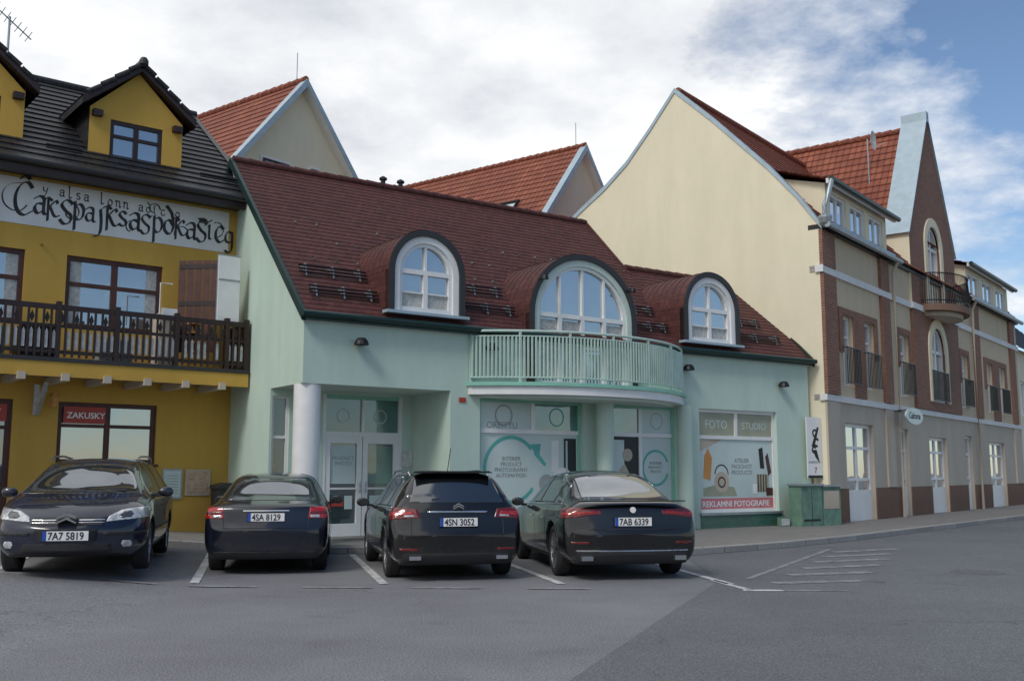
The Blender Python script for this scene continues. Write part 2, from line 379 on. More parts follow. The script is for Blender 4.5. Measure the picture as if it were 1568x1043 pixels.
# ------------------------------------------------------------------ YELLOW HOUSE
loc,rz=frame((-6.24,22.7),51)
Y=empty('yellow_house',loc,rz)
UL=-9.5
w=B('walls',Y)
holes=[(-3.61,-1.64,4.4,5.87),(-6.35,-4.40,4.4,5.87),(-3.61,-1.63,1.66,2.89),(-5.55,-4.45,.3,2.9),(-8.6,-6.6,1.66,2.89),(-8.8,-7.0,4.4,5.87)]
w.wall(UL,.12,-.1,7.5,0,holes,'yellow',.13)
w.poly([(.12,0,0),(.12,-8,0),(.12,-8,7.4),(.12,0,7.4)],'yellow')
w.box(UL,-.2,.0,.018,6.37,7.30,'whiteband')
w.build()
w=B('windows',Y)
for a,b,c,e in holes:
    if c>4: 
        w.win(a,b,c,e,-.12,'brown','glassb',2,(5.3,),.09,.06)
        for s0,s1 in ((a+.1,a+.32),(b-.32,b-.1)): w.box(s0,s1,-.104,-.10,4.5,5.77,'curtain')
    elif c>1: w.win(a,b,c,e,-.12,'brown','glassb',2,(2.42,),.09,.05)
    else: w.win(a,b,c,e,-.12,'brown','glass',2,(2.35,),.1,.05)
w.box(-3.66,-1.58,.002,.06,1.60,1.655,'brown')
w.build()
bl=B('balcony',Y)
bl.box(UL,-.16,.003,1.1,3.36,3.50,'tan'); bl.box(UL,-.13,1.1,1.16,3.28,3.56,'yellow')
u=-9.3
while u<-.2:
    bl.box(u-.07,u+.07,.01,1.22,3.20,3.34,'tan'); u+=.78
bl.box(UL,-.13,1.06,1.18,3.56,3.64,'fascia')
bl.box(UL,-.13,1.07,1.13,4.56,4.66,'dkbrown'); bl.box(UL,-.13,1.09,1.12,3.72,3.79,'dkbrown'); bl.box(UL,-.13,1.09,1.12,4.22,4.28,'dkbrown')
u=-9.4;k=0
while u<-.15:
    bl.box(u-.022,u+.022,1.123,1.143,3.66,4.56,'dkbrown')
    jt=random.uniform(-.02,.02)
    if random.random()>.12: bl.prism([(u+.038,3.82),(u+.092,3.82),(u+.092,4.13+jt),(u+.065,4.2+jt),(u+.038,4.13+jt)],1.10,1.118,'dullwhite')
    if k%2==0: bl.prism([(u+.065,4.29),(u+.11,4.40),(u+.065,4.52),(u+.02,4.40)],1.10,1.12,'dkbrown')
    u+=.135;k+=1
for u in (-8.8,-7.2,-5.6,-4.0,-2.9,-1.7,-.62,-.18): bl.box(u-.045,u+.045,1.03,1.15,3.5,4.72,'dkbrown')
for k in range(8):
    dd=.1+k*.125; bl.box(-.17,-.14,dd,dd+.04,3.6,4.6,'dkbrown')
bl.box(-.18,-.13,0.02,1.07,4.56,4.64,'dkbrown')
for u in (-4.05,):
    bl.prism([(u-.05,3.20),(u-.05,2.6),(u+.05,2.6),(u+.05,3.20)],.02,.10,'dullwhite'); 
    bl.poly([(u-.04,.10,2.65),(u+.04,.10,2.65),(u+.04,.7,3.2),(u-.04,.7,3.2)],'dullwhite'); bl.poly([(u-.04,.10,2.65),(u-.04,.7,3.2),(u-.04,.7,3.1),(u-.04,.10,2.55)],'dullwhite'); bl.poly([(u+.04,.10,2.65),(u+.04,.7,3.2),(u+.04,.7,3.1),(u+.04,.10,2.55)],'dullwhite')
bl.build()
sh=B('shutter',Y)
for k in range(5): sh.poly([(-1.42+.13*k,.35+.12*k,4.0),(-1.30+.13*k,.46+.12*k,4.0),(-1.30+.13*k,.46+.12*k,5.98),(-1.42+.13*k,.35+.12*k,5.98)],'brown')
for z in (4.3,5.0,5.8): sh.poly([(-1.42,.37,z),(-.77,.96,z),(-.77,.96,z+.1),(-1.42,.37,z+.1)],'dkbrown')
sh.build()
sh=B('balcony_screen',Y); sh.box(-.80,-.32,.95,.99,4.62,6.08,'white'); sh.box(-.82,-.30,.93,.95,4.6,6.12,'zinc'); sh.box(-.80,-.32,.99,1.0,5.55,5.58,'zinc'); sh.build()
sh=B('balcony_storage',Y); sh.box(-1.95,-1.55,.4,.8,3.5,4.75,'tan'); sh.box(-1.92,-1.6,.8,.83,4.65,4.85,'white'); sh.tube([(-2.0,.9,4.7),(-2.0,.9,5.35),(-1.75,.9,5.35)],.015,'white',6)
sh.box(-5.5,-4.9,.3,.9,3.5,4.2,'cabinet'); sh.box(-4.6,-4.0,.3,.9,3.5,4.25,'dkbrown'); sh.box(-3.1,-2.5,.35,.9,3.5,4.1,'greyart')
for k in range(6): sh.box(-1.25,-.95,.3,.7,3.6+.2*k,3.64+.2*k,'orange')
sh.build()
rf=B('roof',Y)
rf.box(UL,.28,-.2,.42,7.36,7.44,'fascia')
rf.box(UL,.28,.42,.55,7.30,7.46,'dkbrown')
rf.tube([(UL,.60,7.52),(.28,.60,7.50)],.07,'fascia',10)
rf.roof((UL,.6,7.55),(.22,.6,7.55),(.22,-3.5,10.65),(UL,-3.5,10.65),'blacktile',.30,.03)
rf.roof((.22,-7.6,7.55),(UL,-7.6,7.55),(UL,-3.5,10.65),(.22,-3.5,10.65),'blacktile',.30,.03)
for (a,b) in (((.22,.6,7.5),(.22,-3.5,10.6)),((.22,-7.6,7.5),(.22,-3.5,10.6))):
    rf.poly([(.28,a[1],a[2]-.14),(.28,b[1],b[2]-.14),(.28,b[1],b[2]+.09),(.28,a[1],a[2]+.09)],'fascia')
    rf.poly([(.14,a[1],a[2]+.10),(.28,a[1],a[2]+.09),(.28,b[1],b[2]+.09),(.14,b[1],b[2]+.10)],'fascia')
rf.poly([(.12,0,7.4),(.12,-8,7.4),(.12,-3.5,10.5)],'yellow')
rf.tube([(UL,-3.5,10.68),(.3,-3.5,10.68)],.10,'blacktile',10)
for (a,b) in ((-1.0,0.0),(-4.2,-3.5)): rf.tube([(a,.25,7.95),(b,.25,7.95)],.015,'iron',6); rf.tube([(a,.25,8.02),(b,.25,8.02)],.015,'iron',6)
rf.build()
def dormer(c):
    d=B('dormer',Y)
    a,b=c-1.0,c+1.0
    d.wall(a,b,7.9,9.15,-.2,[(c-.56,c+.56,7.97,8.96)],'yellow',.1)
    d.poly([(a,-.2,9.15),(b,-.2,9.15),(c,-.2,10.1)],'yellow')
    for x in (a,b): d.poly([(x,-.2,7.6),(x,-3,7.6),(x,-3,9.3),(x,-.2,9.3)],'blacktile')
    d.win(c-.56,c+.56,7.97,8.96,-.28,'dkbrown','glassb',2,(8.62,),.08,.05)
    for k in range(10): 
        q=c-.44+.1*k; d.prism([(q-.05,8.06),(q,8.08),(q+.05,8.06),(q+.03,8.16),(q,8.12),(q-.03,8.16)],-.262,-.258,'white')
    d.box(a-.04,b+.04,-.2,-.12,7.84,7.93,'fascia')
    for sgn in (-1,1):
        e=c+sgn*1.22; zE=9.25; zP=10.26
        d.roof((e,.02,zE),(e,-2.9,zE),(c,-2.9,zP),(c,-.02,zP),'blacktile',.3,.03)
        d.poly([(e,.02,zE-.15),(c,-.02,zP-.15),(c,-.02,zP+.02),(e,.02,zE+.02)],'dkbrown')
        d.poly([(e,.02,zE-.15),(e,-2.9,zE-.15),(e,-2.9,zE+.02),(e,.02,zE+.02)],'fascia')
        d.poly([(e,.01,zE-.16),(c,-.03,zP-.16),(c,-.25,zP-.16),(e,-.25,zE-.16)],'dkbrown')
        for t in (.08,.31,.54,.77):
            x0=e+(c-e)*t; z0=zE+(zP-zE)*t; x1=e+(c-e)*(t+.22); z1=zE+(zP-zE)*(t+.22)
            d.tube([(x0,.0,z0+.045),(x1,.0,z1+.01)],.055,'blacktile',8)
        d.box(c+sgn*.86-.1,c+sgn*.86+.1,-.2,-.06,8.95,9.08,'dkbrown')
    d.tube([(c,.04,10.29),(c,-2.9,10.29)],.09,'blacktile',10)
    d.lathe((c,.03,10.29),[(.001,.13),(.06,.11),(.10,.04),(.10,-.04),(.04,-.10)],'blacktile',12)
    d.build()
dormer(-2.27); dormer(-5.54)
an=B('tv_antenna',Y); an.tube([(-4.65,-1.5,9.2),(-4.65,-1.5,11.2)],.025,'zinc'); an.tube([(-5.3,-1.5,11.6),(-4.2,-1.5,10.8)],.015,'zinc')
for k in range(10): an.tube([(-5.25+.11*k,-1.2,11.57-.08*k),(-5.25+.11*k,-1.8,11.57-.08*k)],.008,'zinc',5)
an.build()
GL={'C':[[(.95,1.45),(.65,1.75),(.25,1.5),(.02,.9),(.12,.25),(.5,-.05),(.95,.2)],[(.3,1.9),(.55,2.1),(.8,1.9)]],'a':[[(.08,.85),(.35,1),(.6,.85),(.6,.1),(.8,0)],[(.6,.55),(.25,.58),(.06,.3),(.25,.0),(.6,.22)]],
'j':[[(.2,1),(.28,.2),(.2,-.45),(-.15,-.6)]],'k':[[(.1,1.75),(.1,0)],[(.1,.5),(.6,1.05)],[(.25,.62),(.6,.05),(.85,.1)]],'s':[[(.62,.85),(.35,1.02),(.1,.8),(.3,.55),(.55,.4),(.6,.15),(.35,0),(.06,.15)]],
'l':[[(.05,1.6),(.2,1.75),(.2,.15),(.38,0),(.55,.1)]],'o':[[(.35,1),(.06,.7),(.06,.25),(.35,0),(.64,.25),(.64,.7),(.35,1)]],'n':[[(0,.95),(.12,1),(.12,0)],[(.12,.75),(.42,1),(.62,.8),(.62,0),(.8,.08)]],
'u':[[(.1,1),(.1,.2),(.3,0),(.62,.3)],[(.62,1),(.62,.1),(.8,0)]],'p':[[(.1,1.1),(.1,-.65)],[(.1,.8),(.42,1),(.67,.7),(.6,.2),(.3,0),(.1,.2)]],'d':[[(.15,1.75),(.55,1.3),(.68,.6),(.6,.2),(.38,0),(.08,.25),(.1,.7),(.4,.88),(.64,.6)]],
'i':[[(.02,.92),(.12,1),(.12,.1),(.32,0)],[(.1,1.3),(.25,1.42)]],'c':[[(.62,.85),(.35,1),(.08,.7),(.08,.25),(.35,0),(.64,.18)]],'e':[[(.1,.45),(.6,.7),(.35,1),(.08,.7),(.08,.25),(.35,0),(.64,.18)]],
'K':[[(.15,1.3),(.15,-.3)],[(-.1,1.2),(.15,1.35),(.45,1.15)],[(.15,.6),(.7,1.2),(.85,1.0)],[(.3,.7),(.65,.1),(.95,.15)]],'S':[[(.8,1.1),(.45,1.3),(.1,1.0),(.35,.65),(.7,.4),(.65,.0),(.3,-.15),(0,.1)],[(.9,1.3),(.7,1.0)]],
'y':[[(.05,1),(.15,.4),(.5,.35)],[(.67,1),(.52,.2),(.25,-.45),(-.15,-.5)]],'g':[[(.6,.9),(.3,1),(.06,.7),(.1,.3),(.4,.2),(.62,.4)],[(.62,1),(.62,-.2),(.35,-.55),(0,-.4)]]}
sw=B('painted_sign_lettering',Y); sgk=[0]
def nib(pts,x0,z0,sx,sz,nw):
    P=[Vector((p[0]*sx+x0,p[1]*sz+z0,0)) for p in pts]; Q=[]
    for i in range(len(P)-1):
        p0=P[max(i-1,0)];p1=P[i];p2=P[i+1];p3=P[min(i+2,len(P)-1)]
        for k in range(5):
            t=k/5; Q.append(.5*((2*p1)+(p2-p0)*t+(2*p0-5*p1+4*p2-p3)*t*t+(3*p1-p0-3*p2+p3)*t*t*t))
    Q.append(P[-1]); n=Vector((.80,.60,0))*nw; m_=Vector((-.6,.8,0))*.011
    for a,b in zip(Q,Q[1:]):
        sgk[0]+=1; dd=.0205+.00002*(sgk[0]%90)
        if (b-a).length<1e-6: continue
        if abs((b-a).normalized().cross(n.normalized()).z)>.35: q=[a-n,b-n,b+n,a+n]
        else: q=[a-n-m_,b+n-m_,b+n+m_,a-n+m_]
        sw.poly([(c.x,dd,c.y) for c in q],'paintink')
word='CaKSpajKsaSpdKaSicg'; x=-4.66
for i,ch in enumerate(word):
    s=1.0+.12*math.sin(i*2.3); zb=6.60+.03*math.sin(i*1.7)+(-.03 if i%3==0 else 0)
    if ch=='C': s=1.15
    for st in GL[ch]: nib(st,x,zb,.29*s,.33*s,.036*s)
    x+=.235*(1.5 if ch=='C' else .70 if ch in 'ilj' else 1.12 if ch in 'KS' else 1.0)
x=-4.15
for i,ch in enumerate('yalsalonnadicg'):
    for st in GL[ch]: nib(st,x,7.06-.006*i,.13,.13,.014)
    x+=.16 if i%4 else .32
for (cx,cz,s,a0,a1) in [(-4.6,6.85,.36,80,330),(-3.6,6.75,.20,100,-160),(-2.35,6.62,.18,30,250),(-1.25,6.66,.2,200,-20),(-.5,6.9,.22,-100,110),(-1.9,7.1,.14,0,280)]:
    nib([(math.cos(math.radians(a0+(a1-a0)*k/6))*(1-.08*k),math.sin(math.radians(a0+(a1-a0)*k/6))*(1-.08*k)) for k in range(7)],cx,cz,s,s,.016)
sw.build()
s1=empty('snack_sign',Y.location,Y.rotation_euler[2])
b=B('board',s1); b.box(-3.50,-2.68,-.05,-.02,2.47,2.80,'red'); b.build(); text('ZAKUSKY',.17,-3.44,-.018,2.57,s1,'white','letters',off=.003)
b=B('board_left',s1); b.box(-5.45,-4.55,-.05,-.02,2.47,2.8,'red'); b.build(); text('KY',.19,-4.9,-.018,2.57,s1,'white','letters_left',off=.004)
s2=empty('notice_board',Y.location,Y.rotation_euler[2])
b=B('frames',s2); b.box(-1.47,-1.04,.01,.04,.93,1.56,'zinc'); b.box(-1.43,-1.08,.04,.045,.97,1.52,'frosted'); b.box(-.97,-.42,.01,.04,1.0,1.55,'tan'); b.box(-.93,-.46,.04,.045,1.04,1.51,'notice')
for k in range(7): b.box(-1.40,-1.12,.046,.048,1.05+.06*k,1.065+.06*k,'greyart'); 
for k in range(5): b.box(-.88,-.52,.046,.048,1.10+.07*k,1.115+.07*k,'tan')
b.build()
s3=empty('wall_lantern',Y.location,Y.rotation_euler[2]); b=B('lamp',s3); b.lathe((-3.75,.2,2.75),[(.001,.32),(.04,.30),(.07,.2),(.07,.05),(.03,0),(.001,0)],'orange',10); b.box(-3.77,-3.73,.0,.2,3.0,3.03,'iron'); b.build()
s3=empty('wall_lamp',Y.location,Y.rotation_euler[2]); b=B('lamp',s3); b.tube([(-.9,.0,7.05),(-.9,.25,7.0)],.02,'iron'); b.lathe((-.9,.28,6.92),[(.001,.1),(.08,.06),(.1,0),(.001,0)],'iron',10); b.tube([(-4.12,0,6.0),(-4.12,.15,6.02)],.02,'orange'); b.build()
s4=empty('downpipe',Y.location,Y.rotation_euler[2]); b=B('pipe',s4); b.tube([(.06,.5,7.4),(.06,.30,7.2),(.03,.14,6.9),(.03,.14,.3)],.05,'green',10); b.build()
s5=empty('waste_bin',Y.location,Y.rotation_euler[2]); b=B('bin',s5); b.prismz([(-.52,.35),(-.08,.35),(-.08,.75),(-.52,.75)],.28,1.15,'blackp'); b.prism([(-.56,1.15),(-.04,1.15),(-.06,1.22),(-.3,1.27),(-.54,1.22)],.32,.80,'blackp'); b.build()
# ------------------------------------------------------------------ GREEN SHOP BUILDING
loc,rz=frame((-4,19.5),55)
G=empty('green_shop_building',loc,rz)
w=B('walls',G)
HA=(4.05,6.87,.5,3.08);HB=(7.6,9.79,.5,3.08);HC=(10.58,13.45,.5,3.08);HD=(5.45,8.25,3.4,4.5)
w.wall(3.31,14.78,-.05,4.5,0,[HA,HB,HC,HD],'green',.16)
w.wall(0,3.31,3.18,4.5,0,[],'green')
w.poly([(0,0,3.18),(3.31,0,3.18),(3.31,-1.6,3.18),(0,-1.6,3.18)],'greenl')
w.poly([(0,0,3.18),(0,-1.6,3.18),(0,-1.6,6.0),(0,0,4.5)],'green'); w.poly([(0,-1.6,-.05),(0,-8.4,-.05),(0,-8.4,4.5),(0,-4.2,8.5),(0,-1.6,6.0)],'green')
w.poly([(14.78,0,-.05),(14.78,-5,-.05),(14.78,-5,4.5),(14.78,-2.5,6.8),(14.78,0,4.5)],'green')
w.poly([(10.33,-.0,4.5),(10.33,-8.4,4.5),(10.33,-4.2,8.5)],'green')
w.wall(0,3.9,.0,3.18,-1.6,[(.05,.42,.6,3.04),(1.17,3.06,.15,3.12),(3.5,3.86,.6,3.04)],'green',.1)
w.poly([(3.31,0,-.05),(3.31,-1.6,-.05),(3.31,-1.6,3.18),(3.31,0,3.18)],'green')
w.box(-.02,14.80,-.02,.03,4.36,4.48,'greenl')
w.lathe((.22,-.27,0),[(.26,-.05),(.26,3.18)],'white',36)
w.box(10.55,13.5,.002,.03,-.02,.44,'tealtile'); w.box(10.52,13.53,.002,.07,.44,.5,'zinc')
w.box(4.0,9.9,.002,.03,-.02,.44,'tealtile'); w.box(4.0,9.85,.002,.07,.44,.5,'zinc')
w.build()
e=B('entrance_door',G); d=-1.68
e.box(1.17,1.25,d,d+.07,.15,3.12,'white'); e.box(2.98,3.06,d,d+.07,.15,3.12,'white'); e.box(1.25,2.98,d,d+.07,3.04,3.12,'tealframe'); e.box(1.25,2.98,d,d+.07,2.24,2.34,'white'); e.box(2.09,2.14,d,d+.065,2.34,3.04,'white')
for a,b in ((1.25,2.105),(2.125,2.98)):
    e.box(a,a+.12,d,d+.055,.16,2.24,'white'); e.box(b-.12,b,d,d+.055,.16,2.24,'white'); e.box(a+.12,b-.12,d,d+.055,.16,.42,'white'); e.box(a+.12,b-.12,d,d+.055,2.1,2.24,'white'); e.box(a+.12,b-.12,d,d+.05,1.13,1.17,'white')
    e.box(a+.14,b-.14,d+.02,d+.024,1.25,2.05,'frosted' if a<2 else 'tealglass')
e.poly([(1.2,d+.012,.2),(3.04,d+.012,.2),(3.04,d+.012,2.24),(1.2,d+.012,2.24)],'shopglass')
e.poly([(1.2,d+.012,2.3),(3.04,d+.012,2.3),(3.04,d+.012,3.1),(1.2,d+.012,3.1)],'tealglass')
e.tube([(2.18,d+.11,1.05),(2.18,d+.11,1.3)],.015,'chrome'); e.tube([(2.05,d+.11,1.05),(2.05,d+.11,1.3)],.015,'chrome')
e.box(1.42,1.7,d+.03,d+.034,.78,.93,'red'); e.box(1.72,1.9,d+.03,d+.034,.72,1.0,'frosted'); e.box(2.3,2.7,d+.03,d+.034,.5,1.0,'frosted')
e.win(.05,.42,.6,3.04,-1.7,'white','shopglass',1,(2.2,),.05,.04); e.win(3.5,3.86,.6,3.04,-1.7,'brown','shopglass',1,(2.2,),.05,.04)
e.box(1.0,3.4,-1.6,-1.0,.0,.15,'pave')
e.build()
text('PRODUCT\nPHOTO',.11,1.68,d+.026,1.75,G,'greyart','door_text',align='CENTER')
def ringart(b,c,z,r0,r1,d,m,a0=0,a1=360,n=30):
    for i in range(n):
        a=math.radians(a0+(a1-a0)*i/n);bb=math.radians(a0+(a1-a0)*(i+1)/n)
        b.poly([(c+r0*math.cos(a),d,z+r0*math.sin(a)),(c+r1*math.cos(a),d,z+r1*math.sin(a)),(c+r1*math.cos(bb),d,z+r1*math.sin(bb)),(c+r0*math.cos(bb),d,z+r0*math.sin(bb))],m)
ed=B('entrance_film_art',G); ringart(ed,1.67,2.68,.13,.15,d+.02,'frosted'); ringart(ed,2.55,2.68,.13,.15,d+.02,'frosted'); ed.build()
sw_=B('shop_windows',G)
D=-.15
for (a,b,c,e_),mm in ((HA,5.52),(HB,8.7),(HC,12.0)):
    sw_.win(a,b,c,e_,D,'tealframe' if a<10 else 'white','shopglass',1,(),.08)
    sw_.box(a+.08,b-.08,D,D+.06,2.33,2.42,'white')
    if a<9: sw_.box(mm-.05,mm+.05,D,D+.055,.58 if a>7 else 2.42,3.0,'white')
    else: sw_.box(mm-.05,mm+.05,D,D+.055,2.42,3.0,'white')
fl=D+.02
sw_.box(4.13,5.47,fl,fl+.004,2.42,3.0,'frosted'); sw_.box(4.13,6.79,fl,fl+.004,.58,2.33,'frosted')
sw_.box(5.57,6.79,fl,fl+.003,2.42,3.0,'tealglass')
ringart(sw_,4.75,2.72,.20,.235,fl+.008,'greyart'); ringart(sw_,6.2,2.72,.18,.21,fl+.008,'tealart')
ringart(sw_,4.95,1.55,.66,.74,fl+.008,'tealart',40,325); sw_.prism([(5.42,2.1),(5.75,2.12),(5.7,1.8)],fl+.006,fl+.009,'tealart'); sw_.prism([(5.55,1.9),(5.85,1.62),(5.9,1.68),(5.62,1.98)],fl+.006,fl+.0092,'tealart')
sw_.box(6.05,6.25,fl+.005,fl+.008,1.5,2.2,'white'); sw_.box(6.4,6.75,fl+.005,fl+.007,1.2,2.25,'darkroom'); ringart(sw_,6.35,1.3,.0,.30,fl+.009,'white'); ringart(sw_,5.9,1.25,.0,.2,fl+.01,'greyart'); sw_.box(6.45,6.5,fl+.01,fl+.012,1.2,2.2,'frosted')
sw_.box(7.68,8.65,fl,fl+.004,2.42,3.0,'tealglass'); sw_.box(8.75,9.71,fl,fl+.004,2.42,3.0,'frosted'); sw_.box(8.75,9.71,fl,fl+.004,.58,2.33,'frosted'); sw_.box(7.68,8.65,fl,fl+.004,.58,2.33,'darkroom')
ringart(sw_,9.2,1.6,.38,.44,fl+.008,'tealart',20,340); ringart(sw_,9.25,2.72,.18,.2,fl+.008,'greyart')
sw_.box(7.75,8.2,fl+.005,fl+.01,1.5,2.25,'frosted'); sw_.prism([(8.0,1.0),(8.35,1.0),(8.33,1.5),(8.2,1.7),(8.05,1.55)],fl+.012,fl+.016,'tan'); ringart(sw_,8.3,1.9,0,.15,fl+.017,'tan')
sw_.box(10.66,11.95,fl,fl+.004,2.42,3.0,'olive'); sw_.box(12.05,13.37,fl,fl+.004,2.42,3.0,'olive'); sw_.box(10.66,13.37,fl,fl+.004,.85,2.33,'frosted'); sw_.box(10.66,13.37,fl,fl+.008,.58,.85,'pink')
sw_.prism([(10.66,2.32),(10.66,2.0),(11.5,2.32)],fl+.005,fl+.008,'tan'); 
sw_.prism([(10.85,1.9),(10.8,1.35),(11.05,1.3),(11.12,1.85),(10.98,2.1)],fl+.005,fl+.011,'orange'); ringart(sw_,11.45,1.25,.0,.26,fl+.01,'tan'); ringart(sw_,11.45,1.25,.1,.14,fl+.013,'brown'); ringart(sw_,11.45,1.45,.22,.25,fl+.013,'brown',0,180)
sw_.prism([(10.8,.9),(12.0,.9),(11.9,1.12),(11.3,1.2),(10.8,1.1)],fl+.005,fl+.009,'olive')
sw_.prism([(12.85,2.1),(12.9,1.6),(13.05,1.6),(13.0,2.15)],fl+.005,fl+.01,'ink'); sw_.prism([(13.1,1.9),(13.2,1.4),(13.32,1.5),(13.2,2.0)],fl+.005,fl+.01,'brown'); sw_.box(12.75,13.2,fl+.005,fl+.01,1.0,1.45,'olive')
for k in range(4): sw_.box(12.78+.1*k,12.82+.1*k,fl+.011,fl+.013,1.0,1.45,'brown')
sw_.box(13.1,13.35,fl+.013,fl+.016,.9,1.1,'brown'); sw_.box(12.6,12.75,fl+.006,fl+.01,.95,1.2,'white')
sw_.build()
text('REKLAMNI FOTOGRAFIE',.2,10.74,fl+.011,.64,G,'white','shop_text',off=.004,sx=1.13)
text('ATELIER\nPACKSHOT\nPRODUCTS',.15,12.2,fl+.009,1.75,G,'greyart','shop_text_b',align='CENTER')
text('FOTO',.3,11.3,fl+.009,2.6,G,'frosted','shop_text_c',align='CENTER'); text('STUDIO',.26,12.7,fl+.009,2.6,G,'frosted','shop_text_d',align='CENTER')
text('INTERIER\nPRODUCT\nPHOTOGRAPHY\nAUTOMATION',.12,4.95,fl+.009,1.75,G,'greyart','shop_text_e',align='CENTER')
text('INTERIER\nPRODUCT\nPHOTO',.10,9.2,fl+.009,1.68,G,'greyart','shop_text_f',align='CENTER')
text('OREITYU',.2,4.3,fl+.009,2.44,G,'greyart','shop_text_g')
hn=B('house_number_plate',G); hn.box(3.52,3.68,.003,.02,2.95,3.05,'red'); hn.build()
nb=B('mailbox',G); nb.box(3.12,3.27,-1.55,-1.45,1.0,1.5,'white'); nb.box(3.05,3.3,-1.57,-1.56,1.6,1.95,'dullwhite'); nb.build()
bc=B('curved_balcony',G)
def arcpt(t,off=0):
    u=3.75+6.2*t; dd=.12+1.18*(1-abs(2*t-1)**2.3); return (u,dd+off)
ap=[(3.75,0.0)]+[arcpt(i/28) for i in range(29)]+[(9.95,0.0)]
bc.prismz([(p[0],p[1]+.001) for p in ap],3.12,3.30,'white')
apo=[(3.70,0.002)]+[(arcpt(i/28)[0]+(-.05 if i<14 else .05)*(abs(i-14)/14),arcpt(i/28,.05)[1]) for i in range(29)]+[(10.0,0.002)]
bc.prismz(apo,3.30,3.38,'tealframe')
api=[(4.0,0.004)]+[(4.0+5.7*i/28,arcpt(i/28,-.12)[1]) for i in range(29)]+[(9.7,0.004)]
bc.prismz(api,3.06,3.12,'greenl')
top=[(3.78,.05,4.47)]+[(arcpt(i/28)[0],arcpt(i/28,-.03)[1],4.47) for i in range(29)]+[(9.92,.05,4.47)]
bc.tube(top,.028,'railgreen'); bc.tube([(a,b_,3.48) for a,b_,c in top],.018,'railgreen'); bc.tube([(a,b_,4.36) for a,b_,c in top],.014,'railgreen')
P3=[Vector(p) for p in top]; 
cum=[0]
for i in range(1,len(P3)): cum.append(cum[-1]+(P3[i]-P3[i-1]).length)
q=0;k=0
while q<cum[-1]:
    i=max(j for j in range(len(cum)) if cum[j]<=q); i=min(i,len(P3)-2); t=(q-cum[i])/(cum[i+1]-cum[i]); p=P3[i].lerp(P3[i+1],t)
    if k%13==0: bc.box(p.x-.022,p.x+.022,p.y-.022,p.y+.022,3.38,4.46,'railgreen')
    else: bc.box(p.x-.013,p.x+.013,p.y-.02,p.y+.02,3.48,4.36,'railgreen')
    q+=.085;k+=1
bc.lathe((7.22,.35,0),[(.20,-.02),(.20,3.06)],'green',28); bc.lathe((9.98,.10,0),[(.20,-.02),(.20,3.12)],'green',28)
bc.build()
rf=B('roof',G)
rf.roof((-.06,.14,4.52),(10.4,.14,4.52),(10.4,-4.2,8.62),(-.06,-4.2,8.62),'browntile',.16,.011)
rf.roof((10.4,-8.5,4.52),(-.06,-8.5,4.52),(-.06,-4.2,8.62),(10.4,-4.2,8.62),'browntile',.16,.011)
rf.roof((10.4,.14,4.52),(14.84,.14,4.52),(14.84,-2.5,7.015),(10.4,-2.5,7.015),'browntile',.16,.011)
rf.roof((14.84,-5.1,4.52),(10.4,-5.1,4.52),(10.4,-2.5,7.015),(14.84,-2.5,7.015),'browntile',.16,.011)
def verge(u,pts,m='gutter'):
    for (d0,z0),(d1,z1) in zip(pts,pts[1:]):
        for uu in (u-.04,u+.04): rf.poly([(uu,d0,z0-.16),(uu,d1,z1-.16),(uu,d1,z1+.05),(uu,d0,z0+.05)],m)
        rf.poly([(u-.04,d0,z0+.05),(u+.04,d0,z0+.05),(u+.04,d1,z1+.05),(u-.04,d1,z1+.05)],m); rf.poly([(u-.04,d0,z0-.16),(u+.04,d0,z0-.16),(u+.04,d1,z1-.16),(u-.04,d1,z1-.16)],m)
verge(-.08,[(.16,4.52),(-4.2,8.64),(-8.5,4.52)]); verge(10.42,[(-2.3,6.8),(-4.2,8.64),(-8.5,4.52)],'browntile'); verge(14.86,[(.16,4.52),(-2.5,7.03),(-5.1,4.52)])
for a,b,dd,z in ((-.05,10.4,-4.2,8.65),(10.4,14.84,-2.5,7.04)):
    x=a
    while x<b-.05: 
        x1=min(x+.38,b); rf.tube([(x,dd,z+.012),(x1+.02,dd,z-.008)],.085,'browntile',10); x=x1
rf.tube([(-.12,.20,4.50),(14.9,.20,4.50)],.065,'gutter',10)
rf.box(-.08,14.86,.03,.14,4.40,4.52,'gutter')
for u in (3.9,4.4): rf.tube([(u,-4.3,8.6),(u,-4.3,8.9)],.06,'iron'); rf.lathe((u,-4.3,8.85),[(.1,0),(.1,.05),(.02,.1)],'iron',10)
sl=(8.62-4.52)/4.34
for (a,b) in ((.2,1.7),(3.65,5.15),(8.6,9.85),(12.1,14.0)):
    for zz in (4.95,5.45):
        if a>12 and zz>5: a+=.2; b-=.2
        dd=.14-(zz-4.52)/sl
        for (o1,o2) in ((.07,.05),(.05,.12),(.03,.19)): rf.tube([(a,dd+o1,zz+o2),(b,dd+o1,zz+o2)],.02,'iron',6)
        n=3
        for i in range(n):
            u=a+.15+(b-a-.3)*i/(n-1)
            for uu in (u-.015,u+.015): rf.poly([(uu,dd+.10,zz-.02),(uu,dd+.02,zz+.24),(uu,dd-.22,zz+.22)],'zinc')
            rf.poly([(u-.015,dd+.10,zz-.02),(u+.015,dd+.10,zz-.02),(u+.015,dd+.02,zz+.24),(u-.015,dd+.02,zz+.24)],'zinc')
for i in range(90):
    u=random.uniform(.3,10.1); zz=random.choice([5.9,6.4,6.9]); dd=.14-(zz-4.52)/sl; u=round(u/.5)*.5+.25*(int(zz*2)%2)
    rf.box(u-.01,u+.01,dd-.03,dd+.05,zz,zz+.04,'zinc')
rf.build()
